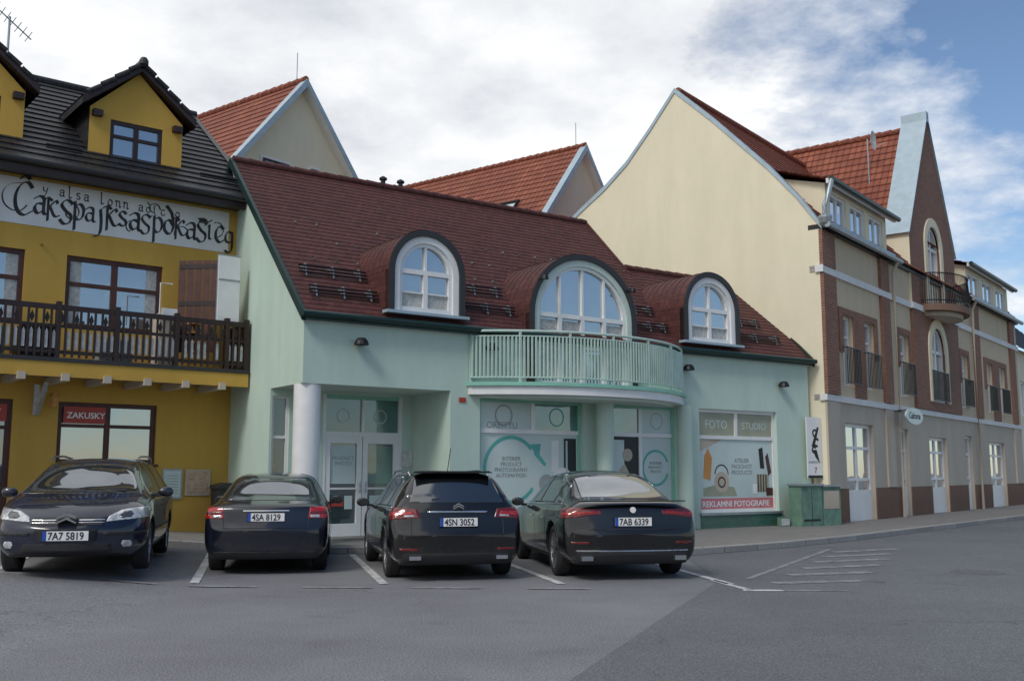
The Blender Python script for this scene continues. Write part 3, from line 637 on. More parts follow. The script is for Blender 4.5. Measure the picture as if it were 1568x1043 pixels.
def adormer(u0,u1,zb,zs,rise,nv,door=False):
    d=B('arched_dormer',G); R=.13; F=.14
    back=-((zs+rise-4.52)/sl)-.2
    out=arch(u0-R,u1+R,zb-.0,zs,rise+R,24); mid=arch(u0,u1,zb,zs,rise,24); inn=arch(u0+F,u1-F,zb+.02,zs,rise-F,24); inn2=arch(u0+F+.08,u1-F-.08,zb+.10,zs,rise-F-.08,24)
    for i in range(1,len(out)-2):
        a,b=out[i],out[i+1]
        n=10
        for k in range(n):
            t0,t1=.12+(back-.12)*k/n,.12+(back-.12)*(k+1)/n
            d.poly([(a[0],t0,a[1]+.012),(b[0],t0,b[1]+.012),(b[0],t1,b[1]),(a[0],t1,a[1])],'browntile')
    for s_ in (out[0],out[-1]):
        d.poly([(s_[0],.12,zb),(s_[0],back,zb),(s_[0],back,zs),(s_[0],.12,zs)],'browntile')
    d.ring(out,mid,-.02,.15,'fascia')
    d.ring(mid,inn,-.05,.10,'white' if not door else 'greenl')
    d.ring(inn,inn2,-.05,.05,'white')
    c=(u0+u1)/2
    d.prism(list(mid),-.06,-.02,'glassb')
    hz=zs+.02
    d.box(u0+F,u1-F,-.02,.045,hz-.05,hz+.05,'white')
    w_=(u1-u0-2*F)
    for i in range(1,nv):
        x=u0+F+w_*i/nv; tt=(x-c)/(w_/2); zt=zs+(rise-F)*math.sqrt(max(0,1-tt*tt))
        d.box(x-.05,x+.05,-.02,.044,zb+.1,hz-.05,'white'); d.box(x-.025,x+.025,-.02,.042,hz+.05,zt-.05,'white')
    d.box(u0+F,u1-F,-.02,.046,zb,zb+.12,'white')
    if not door:
        d.box(u0+F,u1-F,-.02,.03,(zb+zs)/2-.01,(zb+zs)/2+.02,'white')
        d.box(u0-.2,u1+.2,.0,.22,zb-.06,zb,'bluemetal')
        d.box(u0+F,c-.05,-.019,-.015,zb+.1,zb+.42,'curtain'); d.box(c+.05,u1-F,-.019,-.015,zb+.1,zb+.42,'curtain')
    else:
        for i in range(nv):
            x=u0+F+w_*(i+.5)/nv
            if i in(0,1,3): d.box(x-.24,x+.24,-.018,-.014,zb+.2,hz-.1,'curtain')
    d.build()
adormer(1.88,3.44,4.74,5.58,.78,2); adormer(5.40,8.30,3.40,5.0,1.36,4,True); adormer(10.14,11.86,4.74,5.56,.86,2)
for u,z in ((1.15,4.0),(4.25,4.12),(10.1,4.02),(13.6,3.78)):
    o=empty('wall_lamp',G.location,G.rotation_euler[2]); b=B('lamp',o); b.lathe((u,.16,z),[(.001,.12),(.08,.11),(.12,.06),(.15,-.02),(.13,-.03),(.001,-.01)],'iron',14); b.tube([(u,0,z+.05),(u,.1,z+.05)],.025,'iron'); b.build()
for u,z in ((5.55,5.75),(8.15,5.72)):
    o=empty('wall_lamp',G.location,G.rotation_euler[2]); b=B('lamp',o); b.lathe((u,.32,z),[(.001,.1),(.07,.09),(.09,.0),(.001,0)],'iron',12); b.tube([(u,.1,z+.05),(u,.3,z+.05)],.02,'iron'); b.build()
o=empty('electricity_cabinet',G.location,G.rotation_euler[2]); b=B('cabinet',o)
b.box(13.42,14.25,.35,.75,.1,1.15,'cabinet'); b.box(14.30,15.05,.32,.72,.1,1.12,'cabinet'); b.box(13.38,14.28,.33,.80,1.15,1.20,'zinc'); b.box(14.28,15.09,.30,.77,1.12,1.17,'zinc'); b.box(14.36,14.98,.72,.728,.55,1.02,'tan'); b.box(13.5,14.15,.75,.757,.25,.3,'ink'); b.box(13.83,13.84,.75,.756,.15,1.1,'ink'); b.box(13.44,15.03,.34,.73,.0,.1,'greyart'); b.box(13.0,13.3,.3,.45,.12,.35,'cabinet'); b.box(13.0,13.3,.45,.455,.15,.32,'dullwhite'); b.build()
o=empty('advertising_sign',G.location,G.rotation_euler[2]); b=B('board',o); b.box(14.42,15.02,.16,.19,1.35,2.98,'white')
for (x,z,r_) in ((14.75,2.55,.11),(14.8,2.3,.13),(14.7,2.1,.1)): ringart(b,x,z,r_*.5,r_,.193,'ink',30,300)
b.prism([(14.6,2.2),(14.7,2.15),(14.92,2.7),(14.85,2.72)],.19,.195,'ink'); b.prism([(14.65,2.1),(14.75,1.9),(14.92,1.75),(14.8,2.1)],.19,.195,'ink'); b.box(14.42,15.02,.19,.196,1.35,1.42,'ink'); b.build(); text('7',.22,14.68,.195,1.48,o,'red','digit'); text('KADERNICTVI',.075,14.46,.195,1.75,o,'greyart','caption')
# ------------------------------------------------------------------ RIGHT BRICK TOWN HOUSE
loc,rz=frame((8.54,27.9),38)
R=empty('brick_gable_house',loc,rz)
w=B('walls',R)
LEN=23.6
gf=[(1.44,3.75,.1,2.9),(6.25,7.15,.1,2.9),(9.4,11.5,.1,2.72),(14.0,15.0,.1,2.9),(17.6,20.2,.1,2.75)]
ff=[(1.50,2.35,3.95,6.0),(3.25,4.15,3.95,6.0),(6.55,7.55,3.95,6.0),(9.8,11.5,3.95,6.45),(13.9,14.9,3.95,6.0),(17.7,18.7,3.95,6.0),(19.8,20.9,3.95,6.0)]
w.wall(0,LEN,-.1,3.45,0,gf,'tan',.2)
w.wall(0,LEN,3.6,7.0,0,ff,'beige',.2)
w.wall(0,LEN,7.2,8.3,0,[],'beige')
w.box(0,LEN,-.3,.07,3.45,3.62,'whiteband'); w.box(0,LEN,-.3,.08,7.0,7.2,'whiteband'); w.box(0,LEN,-.3,.14,8.22,8.36,'fascia')
segs=sorted([0,LEN]+[x for h in gf for x in h[:2]])
for i in range(0,len(segs),2): w.box(segs[i],segs[i+1],.0,.035,-.1,1.05,'plinth')
gp=[(-.0,0,-.1),(0,-9.2,-.1),(0,-9.2,9.0),(0,-8.8,9.45),(0,-7.95,10.05),(0,-7.0,10.65),(0,-6.18,11.3),(0,-5.3,12.25),(0,-4.41,13.3),(0,-3.16,12.1),(0,-1.44,10.3),(0,-.6,9.3),(0,.1,8.3),(0,0,8.2)]
w.poly(gp,'cream')
prof=[(p[1],p[2]) for p in gp[3:13]]
for (d0,z0),(d1,z1) in zip(prof,prof[1:]):
    w.poly([(-.03,d0,z0-.10),(-.03,d1,z1-.10),(-.03,d1,z1+.06),(-.03,d0,z0+.06)],'bluemetal')
    w.poly([(-.03,d0,z0+.06),(-.03,d1,z1+.06),(.22,d1,z1+.06),(.22,d0,z0+.06)],'bluemetal')
    w.poly([(.22,d0,z0+.06),(.22,d1,z1+.06),(.22,d1,z1-.3),(.22,d0,z0-.3)],'bluemetal')
for a,b in ((-.012,.95),(4.85,5.6),(15.9,16.7),(22.0,22.8)):
    w.box(a,b,.0,.10,3.64,6.99,'brick'); w.box(a,b,.0,.10,7.21,8.2,'brick'); w.box(a,b,.0,.06,1.06,3.44,'tan')
w.box(-.07,0,-.12,.09,3.45,3.62,'whiteband'); w.box(-.07,0,-.12,.11,7.0,7.2,'whiteband')
for a,b in ((1.2,4.45),(17.4,21.2)):
    m1=[h for h in ff if h[0]>a and h[1]<b]
    w.box(m1[0][1]-.0,m1[1][0],.0,.05,3.64,6.2,'brick')
    w.box(a,m1[0][0],.0,.05,4.9,6.2,'brick'); w.box(m1[1][1],b,.0,.05,4.9,6.2,'brick')
    for h in m1: w.box(h[0],h[1],.0,.05,6.0,6.2,'brick')
for h in (ff[2],ff[4]):
    w.box(h[0]-.2,h[0],0,.05,4.9,6.2,'brick'); w.box(h[1],h[1]+.2,0,.05,4.9,6.2,'brick'); w.box(h[0],h[1],0,.05,6.0,6.2,'brick')
A0,A1,AP=7.95,13.45,10.7
w.wall(A0,A1,3.64,6.99,.10,[(9.8,11.5,3.95,6.6)],'brick',.3)
for x in (A0,A1): w.poly([(x,0,3.64),(x,.1,3.64),(x,.1,6.99),(x,0,6.99)],'brick')
w.box(A0-.1,A1+.1,.08,.16,7.0,7.2,'whiteband')
w.wall(A0,A1,7.21,9.7,.10,[(9.9,11.5,7.4,9.7)],'brick',.3)
zt=14.35
arcp=[(10.7+.8*math.cos(math.pi*i/16),9.5+.8*math.sin(math.pi*i/16)) for i in range(17)]
lft=[(A0,9.7),(9.9,9.7)]+[p for p in reversed(arcp) if p[0]<=10.7 and p[1]>9.7]+[(AP,zt)]
rgt=[(A1,9.7),(AP,zt)]+[p for p in reversed(arcp) if p[0]>=10.7 and p[1]>9.7]+[(11.5,9.7)]
w.poly([(a,.10,b) for a,b in lft],'brick'); w.poly([(a,.10,b) for a,b in rgt],'brick')
for x,s_ in ((A0,1),(A1,-1)):
    w.poly([(x,.10,7.21),(x,-.9,7.21),(x,-.9,9.7),(x,.10,9.7)],'cream')
    w.poly([(x-.14*s_,.16,9.6),(AP,.16,zt+.2),(AP,-.75,zt+.2),(x-.14*s_,-.75,9.6)],'bluemetal')
    w.poly([(x-.14*s_,.16,9.52),(AP,.16,zt+.12),(AP,.16,zt+.2),(x-.14*s_,.16,9.6)],'bluemetal')
    w.poly([(x,-.75,9.2),(AP,-.75,zt),(AP,-.75,zt+.2),(x-.14*s_,-.75,9.6)],'bluemetal')
w.box(AP-.14,AP+.14,-.75,.16,zt-.1,zt+.28,'bluemetal')
w.poly([(LEN,0,0),(LEN,-9,0),(LEN,-9,9),(LEN,-4.4,13.2),(LEN,0,8.3)],'cream')
w.build()
w=B('windows',R)
for a,b,c,e_ in gf:
    w.win(a,b,c,e_,-.18,'white','glass',2 if b-a>1 else 1,(2.2,1.3),.10,.06); w.box(a+.1,b-.1,-.16,-.11,c,1.0,'white')
for a,b,c,e_ in ff:
    w.win(a,b,c,e_,-.18,'white','glass',2,(5.4,),.08,.05)
for (a,b,zs_,zb_,dd) in ((9.8,11.5,5.75,3.95,.10),(9.9,11.5,9.5,7.4,.10)):
    cc=(a+b)/2
    o1=arch(a-.32,b+.32,zb_,zs_,(b-a)/2+.32,20); i1=arch(a,b,zb_,zs_,(b-a)/2,20)
    w.ring(o1,i1,dd-.02,dd+.05,'cream')
    i2=arch(a+.1,b-.1,zb_,zs_,(b-a)/2-.1,20); w.ring(i1,i2,dd-.2,dd-.08,'white')
    w.prism(i1,dd-.25,dd-.2,'glass')
    w.box(cc-.06,cc+.06,dd-.2,dd-.09,zb_,zs_+.7,'white'); w.box(a,b,dd-.2,dd-.09,zs_-.05,zs_+.05,'white'); w.box(a,b,dd-.2,dd-.085,zb_,zb_+.1,'white')
for sgn in (0,1):
    ap=[(10.65+.85*math.cos(math.pi*i/20),5.75+.85*math.sin(math.pi*i/20)) for i in range(21)]
    if sgn==0: pl=[(11.5,6.6)]+[p for p in reversed(ap) if p[0]>=10.65]
    else: pl=[(9.8,6.6),(9.8,5.75)]+[p for p in reversed(ap) if p[0]<=10.65][1:]
    w.poly([(x,.098,z) for x,z in pl],'brick')
w.build()
rl=B('window_railings',R)
def rail(a,b,z0,z1,d):
    rl.box(a,b,d,d+.03,z1-.03,z1,'iron'); rl.box(a,b,d,d+.03,z0,z0+.03,'iron')
    n=int((b-a)/.12)
    for i in range(n+1):
        u=a+(b-a)*i/n; rl.box(u-.011,u+.011,d,d+.022,z0,z1,'iron')
    rl.box(a,a+.02,0,d,z1-.03,z1,'iron'); rl.box(b-.02,b,0,d,z1-.03,z1,'iron')
for a,b,c,e_ in ff:
    rail(a-.12,b+.12,4.0,5.05,.16)
rl.build()
bb=B('gable_balcony',R)
cp=[(10.7+1.75*math.cos(math.pi*i/16),.1+1.05*math.sin(math.pi*i/16)) for i in range(17)]
bb.prismz(cp,7.05,7.28,'plinth'); bb.prismz([(10.7+(p[0]-10.7)*.8,.1+(p[1]-.1)*.8) for p in cp],6.9,7.05,'tan')
for zz_ in (7.4,8.35): bb.tube([(p[0],p[1],zz_) for p in cp],.02,'iron')
for i in range(49):
    a=math.pi*i/48; x,y_=10.7+1.72*math.cos(a),.1+1.02*math.sin(a); bulge=1.06
    bb.tube([(x,y_,7.28),(10.7+(x-10.7)*bulge,.1+(y_-.1)*bulge,7.6),(x,y_,8.35)],.011,'iron',5)
bb.build()
rf=B('roof',R)
rf.roof((.2,.25,8.32),(LEN+.1,.25,8.32),(LEN+.1,-4.41,13.28),(.2,-4.41,13.28),'redtile',.34,.03)
rf.roof((LEN+.1,-9.4,8.4),(.2,-9.4,8.4),(.2,-4.41,13.28),(LEN+.1,-4.41,13.28),'redtile',.34,.03)
rf.roof((7.7,-9.4,9.45),(7.7,-.75,9.45),(AP,-.75,14.05),(AP,-9.4,14.05),'redtile',.34,.03)
rf.roof((13.7,-.75,9.45),(13.7,-9.4,9.45),(AP,-9.4,14.05),(AP,-.75,14.05),'redtile',.34,.03)
x=-.75
while x>-9.4: rf.tube([(AP,x,14.12),(AP,x-.42,14.08)],.12,'redtile',10); x-=.4
rf.tube([(.2,-4.41,13.33),(LEN,-4.41,13.33)],.12,'redtile',10)
rf.poly([(7.7,-.75,8.3),(7.7,-6,8.3),(7.7,-6,9.5),(7.7,-.75,9.5)],'cream')
rf.build()
for (a,b) in ((.75,6.0),(15.6,22.6)):
    d=B('shed_dormer',R)
    hs=[(a+.35,a+.35+(b-a-.7)*.28,8.62,9.52),(a+.35+(b-a-.7)*.36,a+.35+(b-a-.7)*.64,8.62,9.52),(a+.35+(b-a-.7)*.72,b-.35,8.62,9.52)]
    d.wall(a,b,8.36,9.72,-.05,hs,'cream',.12)
    for x in (a,b): d.poly([(x,-.05,8.3),(x,-2.2,8.3),(x,-2.2,10.3),(x,-.05,9.72)],'cream')
    for h in hs: d.win(*h,-.16,'white','glassb',2,(),.08,.04)
    d.roof((a-.3,.2,9.74),(b+.3,.2,9.74),(b+.3,-2.3,10.55),(a-.3,-2.3,10.55),'redtile',.34,.03)
    d.box(a-.3,b+.3,.1,.2,9.62,9.76,'white'); d.tube([(a-.35,.27,9.72),(b+.35,.27,9.70)],.08,'gutter',10)
    d.box(a-.1,b+.1,.08,.2,8.34,8.5,'bluemetal')
    d.build()
pp_=B('downpipes',R)
pp_.tube([(.45,.27,9.7),(.35,.2,9.3),(.2,.12,8.9),(-.02,.2,8.6),(-.02,.3,8.45)],.07,'zinc',10); pp_.lathe((.0,.2,8.25),[(.05,0),(.16,.1),(.2,.25),(.2,.3)],'zinc',12)
pp_.tube([(-.1,.30,8.3),(6.3,.3,8.28)],.085,'zinc',10); pp_.tube([(15.2,.3,8.3),(LEN,.3,8.28)],.085,'zinc',10)
for u in (5.95,15.6): pp_.tube([(u,.3,8.25),(u,.13,7.9),(u,.13,.1)],.055,'tan',10)
pp_.build()
o=empty('satellite_dish',R.location,R.rotation_euler[2]); b=B('dish',o); b.tube([(9.3,-1.6,11.5),(9.3,-1.6,13.6)],.025,'zinc')
for i in range(14):
    a=2*math.pi*i/14;a2=2*math.pi*(i+1)/14; 
    b.poly([(9.3,-1.5,13.5),(9.3+.32*math.cos(a),-1.38,13.5+.36*math.sin(a)),(9.3+.32*math.cos(a2),-1.38,13.5+.36*math.sin(a2))],'dullwhite')
b.tube([(9.3,-1.4,13.2),(9.45,-1.0,13.4)],.015,'zinc',5)
b.build()
o=empty('hanging_shop_sign',R.location,R.rotation_euler[2]); b=B('board',o); b.prism([(5.9+.85*math.cos(2*math.pi*i/24),3.25+.26*math.sin(2*math.pi*i/24)) for i in range(24)],.55,.60,'frosted'); b.tube([(5.9,.0,3.45),(5.9,.58,3.45)],.02,'iron'); b.build(); text('Cukrarna',.3,5.3,.605,3.17,o,'ink','letters',shear=.3)
R2=empty('neighbouring_house',(8.54+.6157*23.8,27.9+.788*23.8,0),rz)
w=B('walls',R2); hs=[(1.5+3.2*k,2.7+3.2*k,z,z+1.6) for k in range(4) for z in (1.0,4.2)]
w.wall(0,14,-.1,7.3,-.3,hs,'cream',.15); 
for h in hs: w.win(*h,-.44,'white','glass',2,(),.08,.05)
w.poly([(0,-.3,0),(0,-9,0),(0,-9,7.3),(0,-4.5,11.5),(0,-.3,7.3)],'cream'); w.roof((-.3,.1,7.2),(14,.1,7.2),(14,-4.5,11.4),(-.3,-4.5,11.4),'blacktile',.3,.03); w.build()
# ------------------------------------------------------------------ BACKGROUND HOUSES
def bghouse(name,px,py,pz,half,depth,slope=1.21,wins=()):
    e=empty(name,(px,py,0),math.radians(52))
    w=B('walls',e); ez=pz-.12-slope*half
    w.poly([(-half,0,0),(half,0,0),(half,0,ez),(0,0,pz-.12),(-half,0,ez)],'cream')
    for x in(-half,half): w.poly([(x,0,0),(x,-depth,0),(x,-depth,ez),(x,0,ez)],'cream')
    for h in wins:
        w.box(h[0]-.08,h[1]+.08,.0,.05,h[2]-.08,h[3]+.08,'white'); w.win(*h,.05,'dkbrown','glass',2,(),.06,.03)
    w.build()
    r=B('roof',e); H=half+.35; z0=pz-slope*H
    for s_ in (-1,1):
        r.roof((s_*H,.35,z0),(s_*H,-depth,z0),(0,-depth,pz),(0,.35,pz),'redtile',.34,.03)
        r.poly([(s_*H,.37,z0-.22),(0,.37,pz-.22),(0,.37,pz+.05),(s_*H,.37,z0+.05)],'bluemetal')
        r.poly([(s_*(H),.36,z0+.05),(0,.36,pz+.06),(0,.05,pz+.06),(s_*H,.05,z0+.05)],'bluemetal')
        r.poly([(s_*H,.35,z0-.2),(0,.35,pz-.2),(0,0,pz-.2),(s_*H,0,z0-.2)],'white')
        r.tube([(s_*(H+.05),.4,z0-.02),(s_*(H+.05),-depth,z0-.02)],.08,'bluemetal',8)
    x=.3
    while x>-depth: r.tube([(0,x,pz+.06),(0,x-.42,pz+.02)],.11,'redtile',8); x-=.4
    r.tube([(0,-.2,pz),(0,-.2,pz+1.1)],.015,'zinc',5)
    r.build(); return e
A=bghouse('cream_gable_house',-7.1,33,14.48,3.0,16,1.21,[(-1.5,-.45,10.6,11.5),(.5,.8,11.2,11.6)])
A2=bghouse('cream_gable_house',2.81,41,14.85,3.0,18,1.21)
sk=B('skylight',A2); sk.poly([(-2.72,-1.6,11.62),(-2.72,-2.7,11.62),(-2.08,-2.7,12.42),(-2.08,-1.6,12.42)],'glassb'); sk.tube([(-2.75,-1.6,11.6),(-2.75,-2.7,11.6),(-2.1,-2.7,12.4),(-2.1,-1.6,12.4),(-2.75,-1.6,11.6)],.07,'iron',6); sk.build()
# unseen houses added behind the camera to give glass and paint reflections
for (hx,hw,hh,mm_) in ((-19,14,5.2,'cream'),(-2,13,6.0,'beige'),(15,15,5.0,'whiteband')):
    oh=empty('added_reflection_house',(hx,-24,0),math.pi); b=B('walls',oh)
    hs=[(-hw/2+1.2+2.6*k,-hw/2+2.4+2.6*k,z,z+1.4) for k in range(int((hw-2)/2.6)) for z in ((1.0,3.6) if hh>5.5 else (1.2,))]
    b.wall(-hw/2,hw/2,-.1,hh,0,hs,mm_,.15)
    for h in hs: b.win(*h,-.14,'white','glass',2,(),.08,.04)
    for x in (-hw/2,hw/2): b.poly([(x,0,0),(x,-8,0),(x,-8,hh),(x,-4,hh+3.2),(x,0,hh)],mm_)
    b.roof((-hw/2-.3,.4,hh-.2),(hw/2+.3,.4,hh-.2),(hw/2+.3,-4,hh+3.2),(-hw/2-.3,-4,hh+3.2),'redtile',.34,.03); b.roof((hw/2+.3,-8.4,hh-.2),(-hw/2-.3,-8.4,hh-.2),(-hw/2-.3,-4,hh+3.2),(hw/2+.3,-4,hh+3.2),'redtile',.34,.03)
    b.box(1,1.7,-4.3,-3.6,hh+2.5,hh+4.1,'brick'); b.build()
# ------------------------------------------------------------------ CARS
def car(name,loc,head,L,Wd,st,paint,spec,face=False,wr=.33,wy=(.95,3.75),alloy='alloy',scale=1):
    rot=math.radians(head); e=empty(name,(loc[0],loc[1],loc[2]),rot); e.scale=(scale,)*3
    vs=[];fs=[];rings=[]
    for (y,zb,hw,zs,zt,wt) in st:
        P=[(0,zb),(hw*.82,zb),(hw*.965,zb+.09),(hw,zb+(zs-zb)*.42),(hw*.995,zs-(zs-zb)*.18),(hw*.955,zs),(wt,zs+(zt-zs)*.84),(wt*.66,zs+(zt-zs)*.965),(0,zt)]
        ring=[(x,y,z) for x,z in P]+[(-x,y,z) for x,z in P[-2:0:-1]]
        rings.append(list(range(len(vs),len(vs)+16))); vs+=ring
    for a,b in zip(rings,rings[1:]):
        for k in range(16): fs.append((a[k],a[(k+1)%16],b[(k+1)%16],b[k]))
    def cap(rg,flip):
        q=[(rg[0],rg[1],rg[15])]+[(rg[i],rg[i+1],rg[15-i],rg[16-i]) for i in range(1,7)]+[(rg[7],rg[8],rg[9])]
        for f in q: fs.append(tuple(reversed(f)) if flip else f)
    cap(rings[0],True); cap(rings[-1],False)
    me=bpy.data.meshes.new('b'); me.from_pydata(vs,[],fs)
    bm=bmesh.new(); bm.from_mesh(me); bmesh.ops.recalc_face_normals(bm,faces=bm.faces)
    cl=bm.edges.layers.float.get('crease_edge') or bm.edges.layers.float.new('crease_edge')
    for ed in bm.edges:
        i,j=sorted(v.index%16 for v in ed.verts); same=(ed.verts[0].index//16==ed.verts[1].index//16)
        if not same and i==j and i in(5,11): ed[cl]=.6
        if not same and i==j and i in(6,10): ed[cl]=.3
        if not same and i==j and i in(4,12): ed[cl]=.45
        if not same and i==j and i in(3,13): ed[cl]=.25
        if not same and i==j and i in(1,15): ed[cl]=.5
        if same and ed.verts[0].index//16 in (2,): ed[cl]=.35
    bm.to_mesh(me); bm.free()
    o=bpy.data.objects.new('tmp',me); COL.objects.link(o)
    m=o.modifiers.new('s','SUBSURF'); m.levels=3; m.render_levels=3
    dg=bpy.context.evaluated_depsgraph_get(); dg.update(); base=bpy.data.meshes.new_from_object(o.evaluated_get(dg))
    for v in base.vertices:
        k=(v.co.x/(Wd/2))**2
        v.co.y+= .13*k*max(0,1-v.co.y/.9)*(1 if v.co.z<1.15 else .6)
        v.co.y-= .26*k*max(0,1-(L-v.co.y)/1.1)
    o.modifiers.clear(); o.data=base
    cb=B('cut'); 
    for wyy in wy:
        for s_ in(-1,1):
            n=40;x0,x1=s_*.55,s_*1.2
            ring=[(wyy+(wr+.055)*math.cos(2*math.pi*i/n),wr+(wr+.055)*math.sin(2*math.pi*i/n)) for i in range(n)]
            a,b=min(x0,x1),max(x0,x1)
            i0=len(cb.v); cb.v+=[(a,p[0],p[1]) for p in ring]+[(b,p[0],p[1]) for p in ring]
            for i in range(n): cb.f.append((i0+i,i0+(i+1)%n,i0+n+(i+1)%n,i0+n+i)); cb.m.append(0)
            cb.f.append(tuple(i0+n-1-i for i in range(n))); cb.m.append(0); cb.f.append(tuple(i0+n+i for i in range(n))); cb.m.append(0)
    cb.mi('blackp'); co=cb.build()
    bmc=bmesh.new(); bmc.from_mesh(co.data); bmesh.ops.recalc_face_normals(bmc,faces=bmc.faces); bmc.to_mesh(co.data); bmc.free()
    bo=o.modifiers.new('b','BOOLEAN'); bo.object=co; bo.operation='DIFFERENCE'; bo.solver='EXACT'
    dg=bpy.context.evaluated_depsgraph_get(); dg.update(); cutm=bpy.data.meshes.new_from_object(o.evaluated_get(dg))
    bpy.data.objects.remove(o); bpy.data.objects.remove(co)
    cutm.materials.clear(); cutm.materials.append(MAT[paint]); cutm.materials.append(MAT['blackp'])
    for p in cutm.polygons:
        c=p.center; inside=any((c.y-wyy)**2+(c.z-wr)**2<(wr+.056)**2 for wyy in wy)
        p.material_index=1 if (inside or (c.z<.3 and abs(p.normal.z)>.8)) else 0; p.use_smooth=not inside
    body=bpy.data.objects.new('body',cutm); COL.objects.link(body); body.parent=e
    def patch(nm,mat,planes,off=.003,src=None,smooth=True):
        bm=bmesh.new(); bm.from_mesh(src or cutm)
        for co_,no_ in planes:
            bmesh.ops.bisect_plane(bm,geom=bm.verts[:]+bm.edges[:]+bm.faces[:],plane_co=co_,plane_no=no_,clear_outer=True,dist=1e-5)
        if not bm.faces: bm.free(); return
        bm.normal_update()
        for v in bm.verts: v.co+=v.normal*off
        ret=bmesh.ops.extrude_edge_only(bm,edges=[ed for ed in bm.edges if ed.is_boundary])
        for v in [g for g in ret['geom'] if isinstance(g,bmesh.types.BMVert)]:
            v.co-=Vector((v.co.x*.012,(v.co.y-L/2)*.004,(v.co.z-.7)*.008)); 
        m2=bpy.data.meshes.new(nm); bm.to_mesh(m2); bm.free(); m2.materials.clear(); m2.materials.append(MAT[mat])
        for p in m2.polygons: p.use_smooth=smooth; p.material_index=0
        ob=bpy.data.objects.new(nm,m2); COL.objects.link(ob); ob.parent=e; return ob
    def polyplanes(pts,axes):
        area=sum(pts[i][0]*pts[(i+1)%len(pts)][1]-pts[(i+1)%len(pts)][0]*pts[i][1] for i in range(len(pts)))
        if area<0: pts=pts[::-1]
        out=[]
        for i in range(len(pts)):
            a,b=pts[i],pts[(i+1)%len(pts)]; nx,ny=b[1]-a[1],-(b[0]-a[0])
            co_=[0,0,0];no_=[0,0,0]; co_[axes[0]]=a[0];co_[axes[1]]=a[1];no_[axes[0]]=nx;no_[axes[1]]=ny
            out.append((Vector(co_),Vector(no_).normalized()))
        return out
    def side(nm,mat,pts,s_,off=.003,xmin=.3): return patch(nm,mat,polyplanes(pts,(1,2))+[(Vector((s_*xmin,0,0)),Vector((-s_,0,0)))],off)
    def rear(nm,mat,pts,ymax,off=.003): return patch(nm,mat,polyplanes(pts,(0,2))+[(Vector((0,ymax,0)),Vector((0,1,0)))],off)
    def front(nm,mat,pts,ymin,off=.003): return patch(nm,mat,polyplanes(pts,(0,2))+[(Vector((0,ymin,0)),Vector((0,-1,0)))],off)
    mir=lambda pts:[(-a,b) for a,b in pts]
    for wi,wyy in enumerate(wy):
        for s_ in(-1,1):
            wb=B('wheel_%d%s'%(wi+1,'r' if s_>0 else 'l'),e); xo=s_*(Wd/2-.025); T=lambda x,rr,a:(xo-s_*x,-(wyy+rr*math.cos(a)),wr+rr*math.sin(a))
            prof=[(.20,wr*.62),(.215,wr*.8),(.20,wr*.96),(.17,wr*.995),(.05,wr*.995),(.015,wr*.95),(.0,wr*.82),(.015,wr*.70),(.03,wr*.68)]
            n=36
            for i in range(len(prof)-1):
                for k in range(n):
                    a=2*math.pi*k/n;b=2*math.pi*(k+1)/n
                    wb.poly([T(prof[i][0],prof[i][1],a),T(prof[i][0],prof[i][1],b),T(prof[i+1][0],prof[i+1][1],b),T(prof[i+1][0],prof[i+1][1],a)],'tyre')
            pr=[(.012,wr*.70),(.02,wr*.66),(.10,wr*.62)]
            for i in range(2):
                for k in range(n):
                    a=2*math.pi*k/n;b=2*math.pi*(k+1)/n
                    wb.poly([T(pr[i][0],pr[i][1],a),T(pr[i][0],pr[i][1],b),T(pr[i+1][0],pr[i+1][1],b),T(pr[i+1][0],pr[i+1][1],a)],alloy)
            wb.poly([T(.11,wr*.66,2*math.pi*k/n) for k in range(n)],'blackp')
            ns=spec.get('spokes',7)
            for k in range(ns):
                a=2*math.pi*k/ns+.2; wd=spec.get('spw',.16)
                q=[T(.03,wr*.12,a-wd*2),T(.03,wr*.12,a+wd*2),T(.022,wr*.66,a+wd*.8),T(.022,wr*.66,a-wd*.8)]
                q2=[T(.08,wr*.12,a-wd*2),T(.08,wr*.12,a+wd*2),T(.08,wr*.66,a+wd*.8),T(.08,wr*.66,a-wd*.8)]
                wb.poly(q,alloy)
                for i in range(4): wb.poly([q[i],q[(i+1)%4],q2[(i+1)%4],q2[i]],alloy)
            wb.poly([T(.025,wr*.17,2*math.pi*k/16) for k in range(16)],alloy)
            wb.build()
    H=spec
    for s_ in(-1,1):
        side('side_glass_%d'%(s_+1),'carglass',H['dlo'],s_,.002)
        for yy in H['pillars']: side('pillar','blackp',[(yy[0]-.035,H['dlo'][0][1]),(yy[0]+.035,H['dlo'][0][1]),(yy[0]+.035+yy[1],1.44),(yy[0]-.035+yy[1],1.44)],s_,.005)
        d0=H['dlo'][0];d1=H['dlo'][1]
        side('window_trim','chrome' if H.get('chromeline') else 'blackp',[(d0[0],d0[1]-.022),(d1[0],d1[1]-.022),(d1[0],d1[1]),(d0[0],d0[1])],s_,.006)
        if H.get('chrometop'):
            pts=H['dlo'][2:]
            for p,q in zip(pts,pts[1:]): side('window_trim_top','chrome',[(p[0],p[1]),(q[0],q[1]),(q[0],q[1]+.018),(p[0],p[1]+.018)],s_,.006)
        for yy,z0,z1 in H['gaps']: side('door_gap','ink',[(yy-.005,z0),(yy+.005,z0),(yy+.005,z1),(yy-.005,z1)],s_,.0012)
        side('sill','blackp',[(wy[0]+wr+.06,.18),(wy[1]-wr-.06,.18),(wy[1]-wr-.06,.29),(wy[0]+wr+.06,.29)],s_,.004)
        hb=B('door_handles',e)
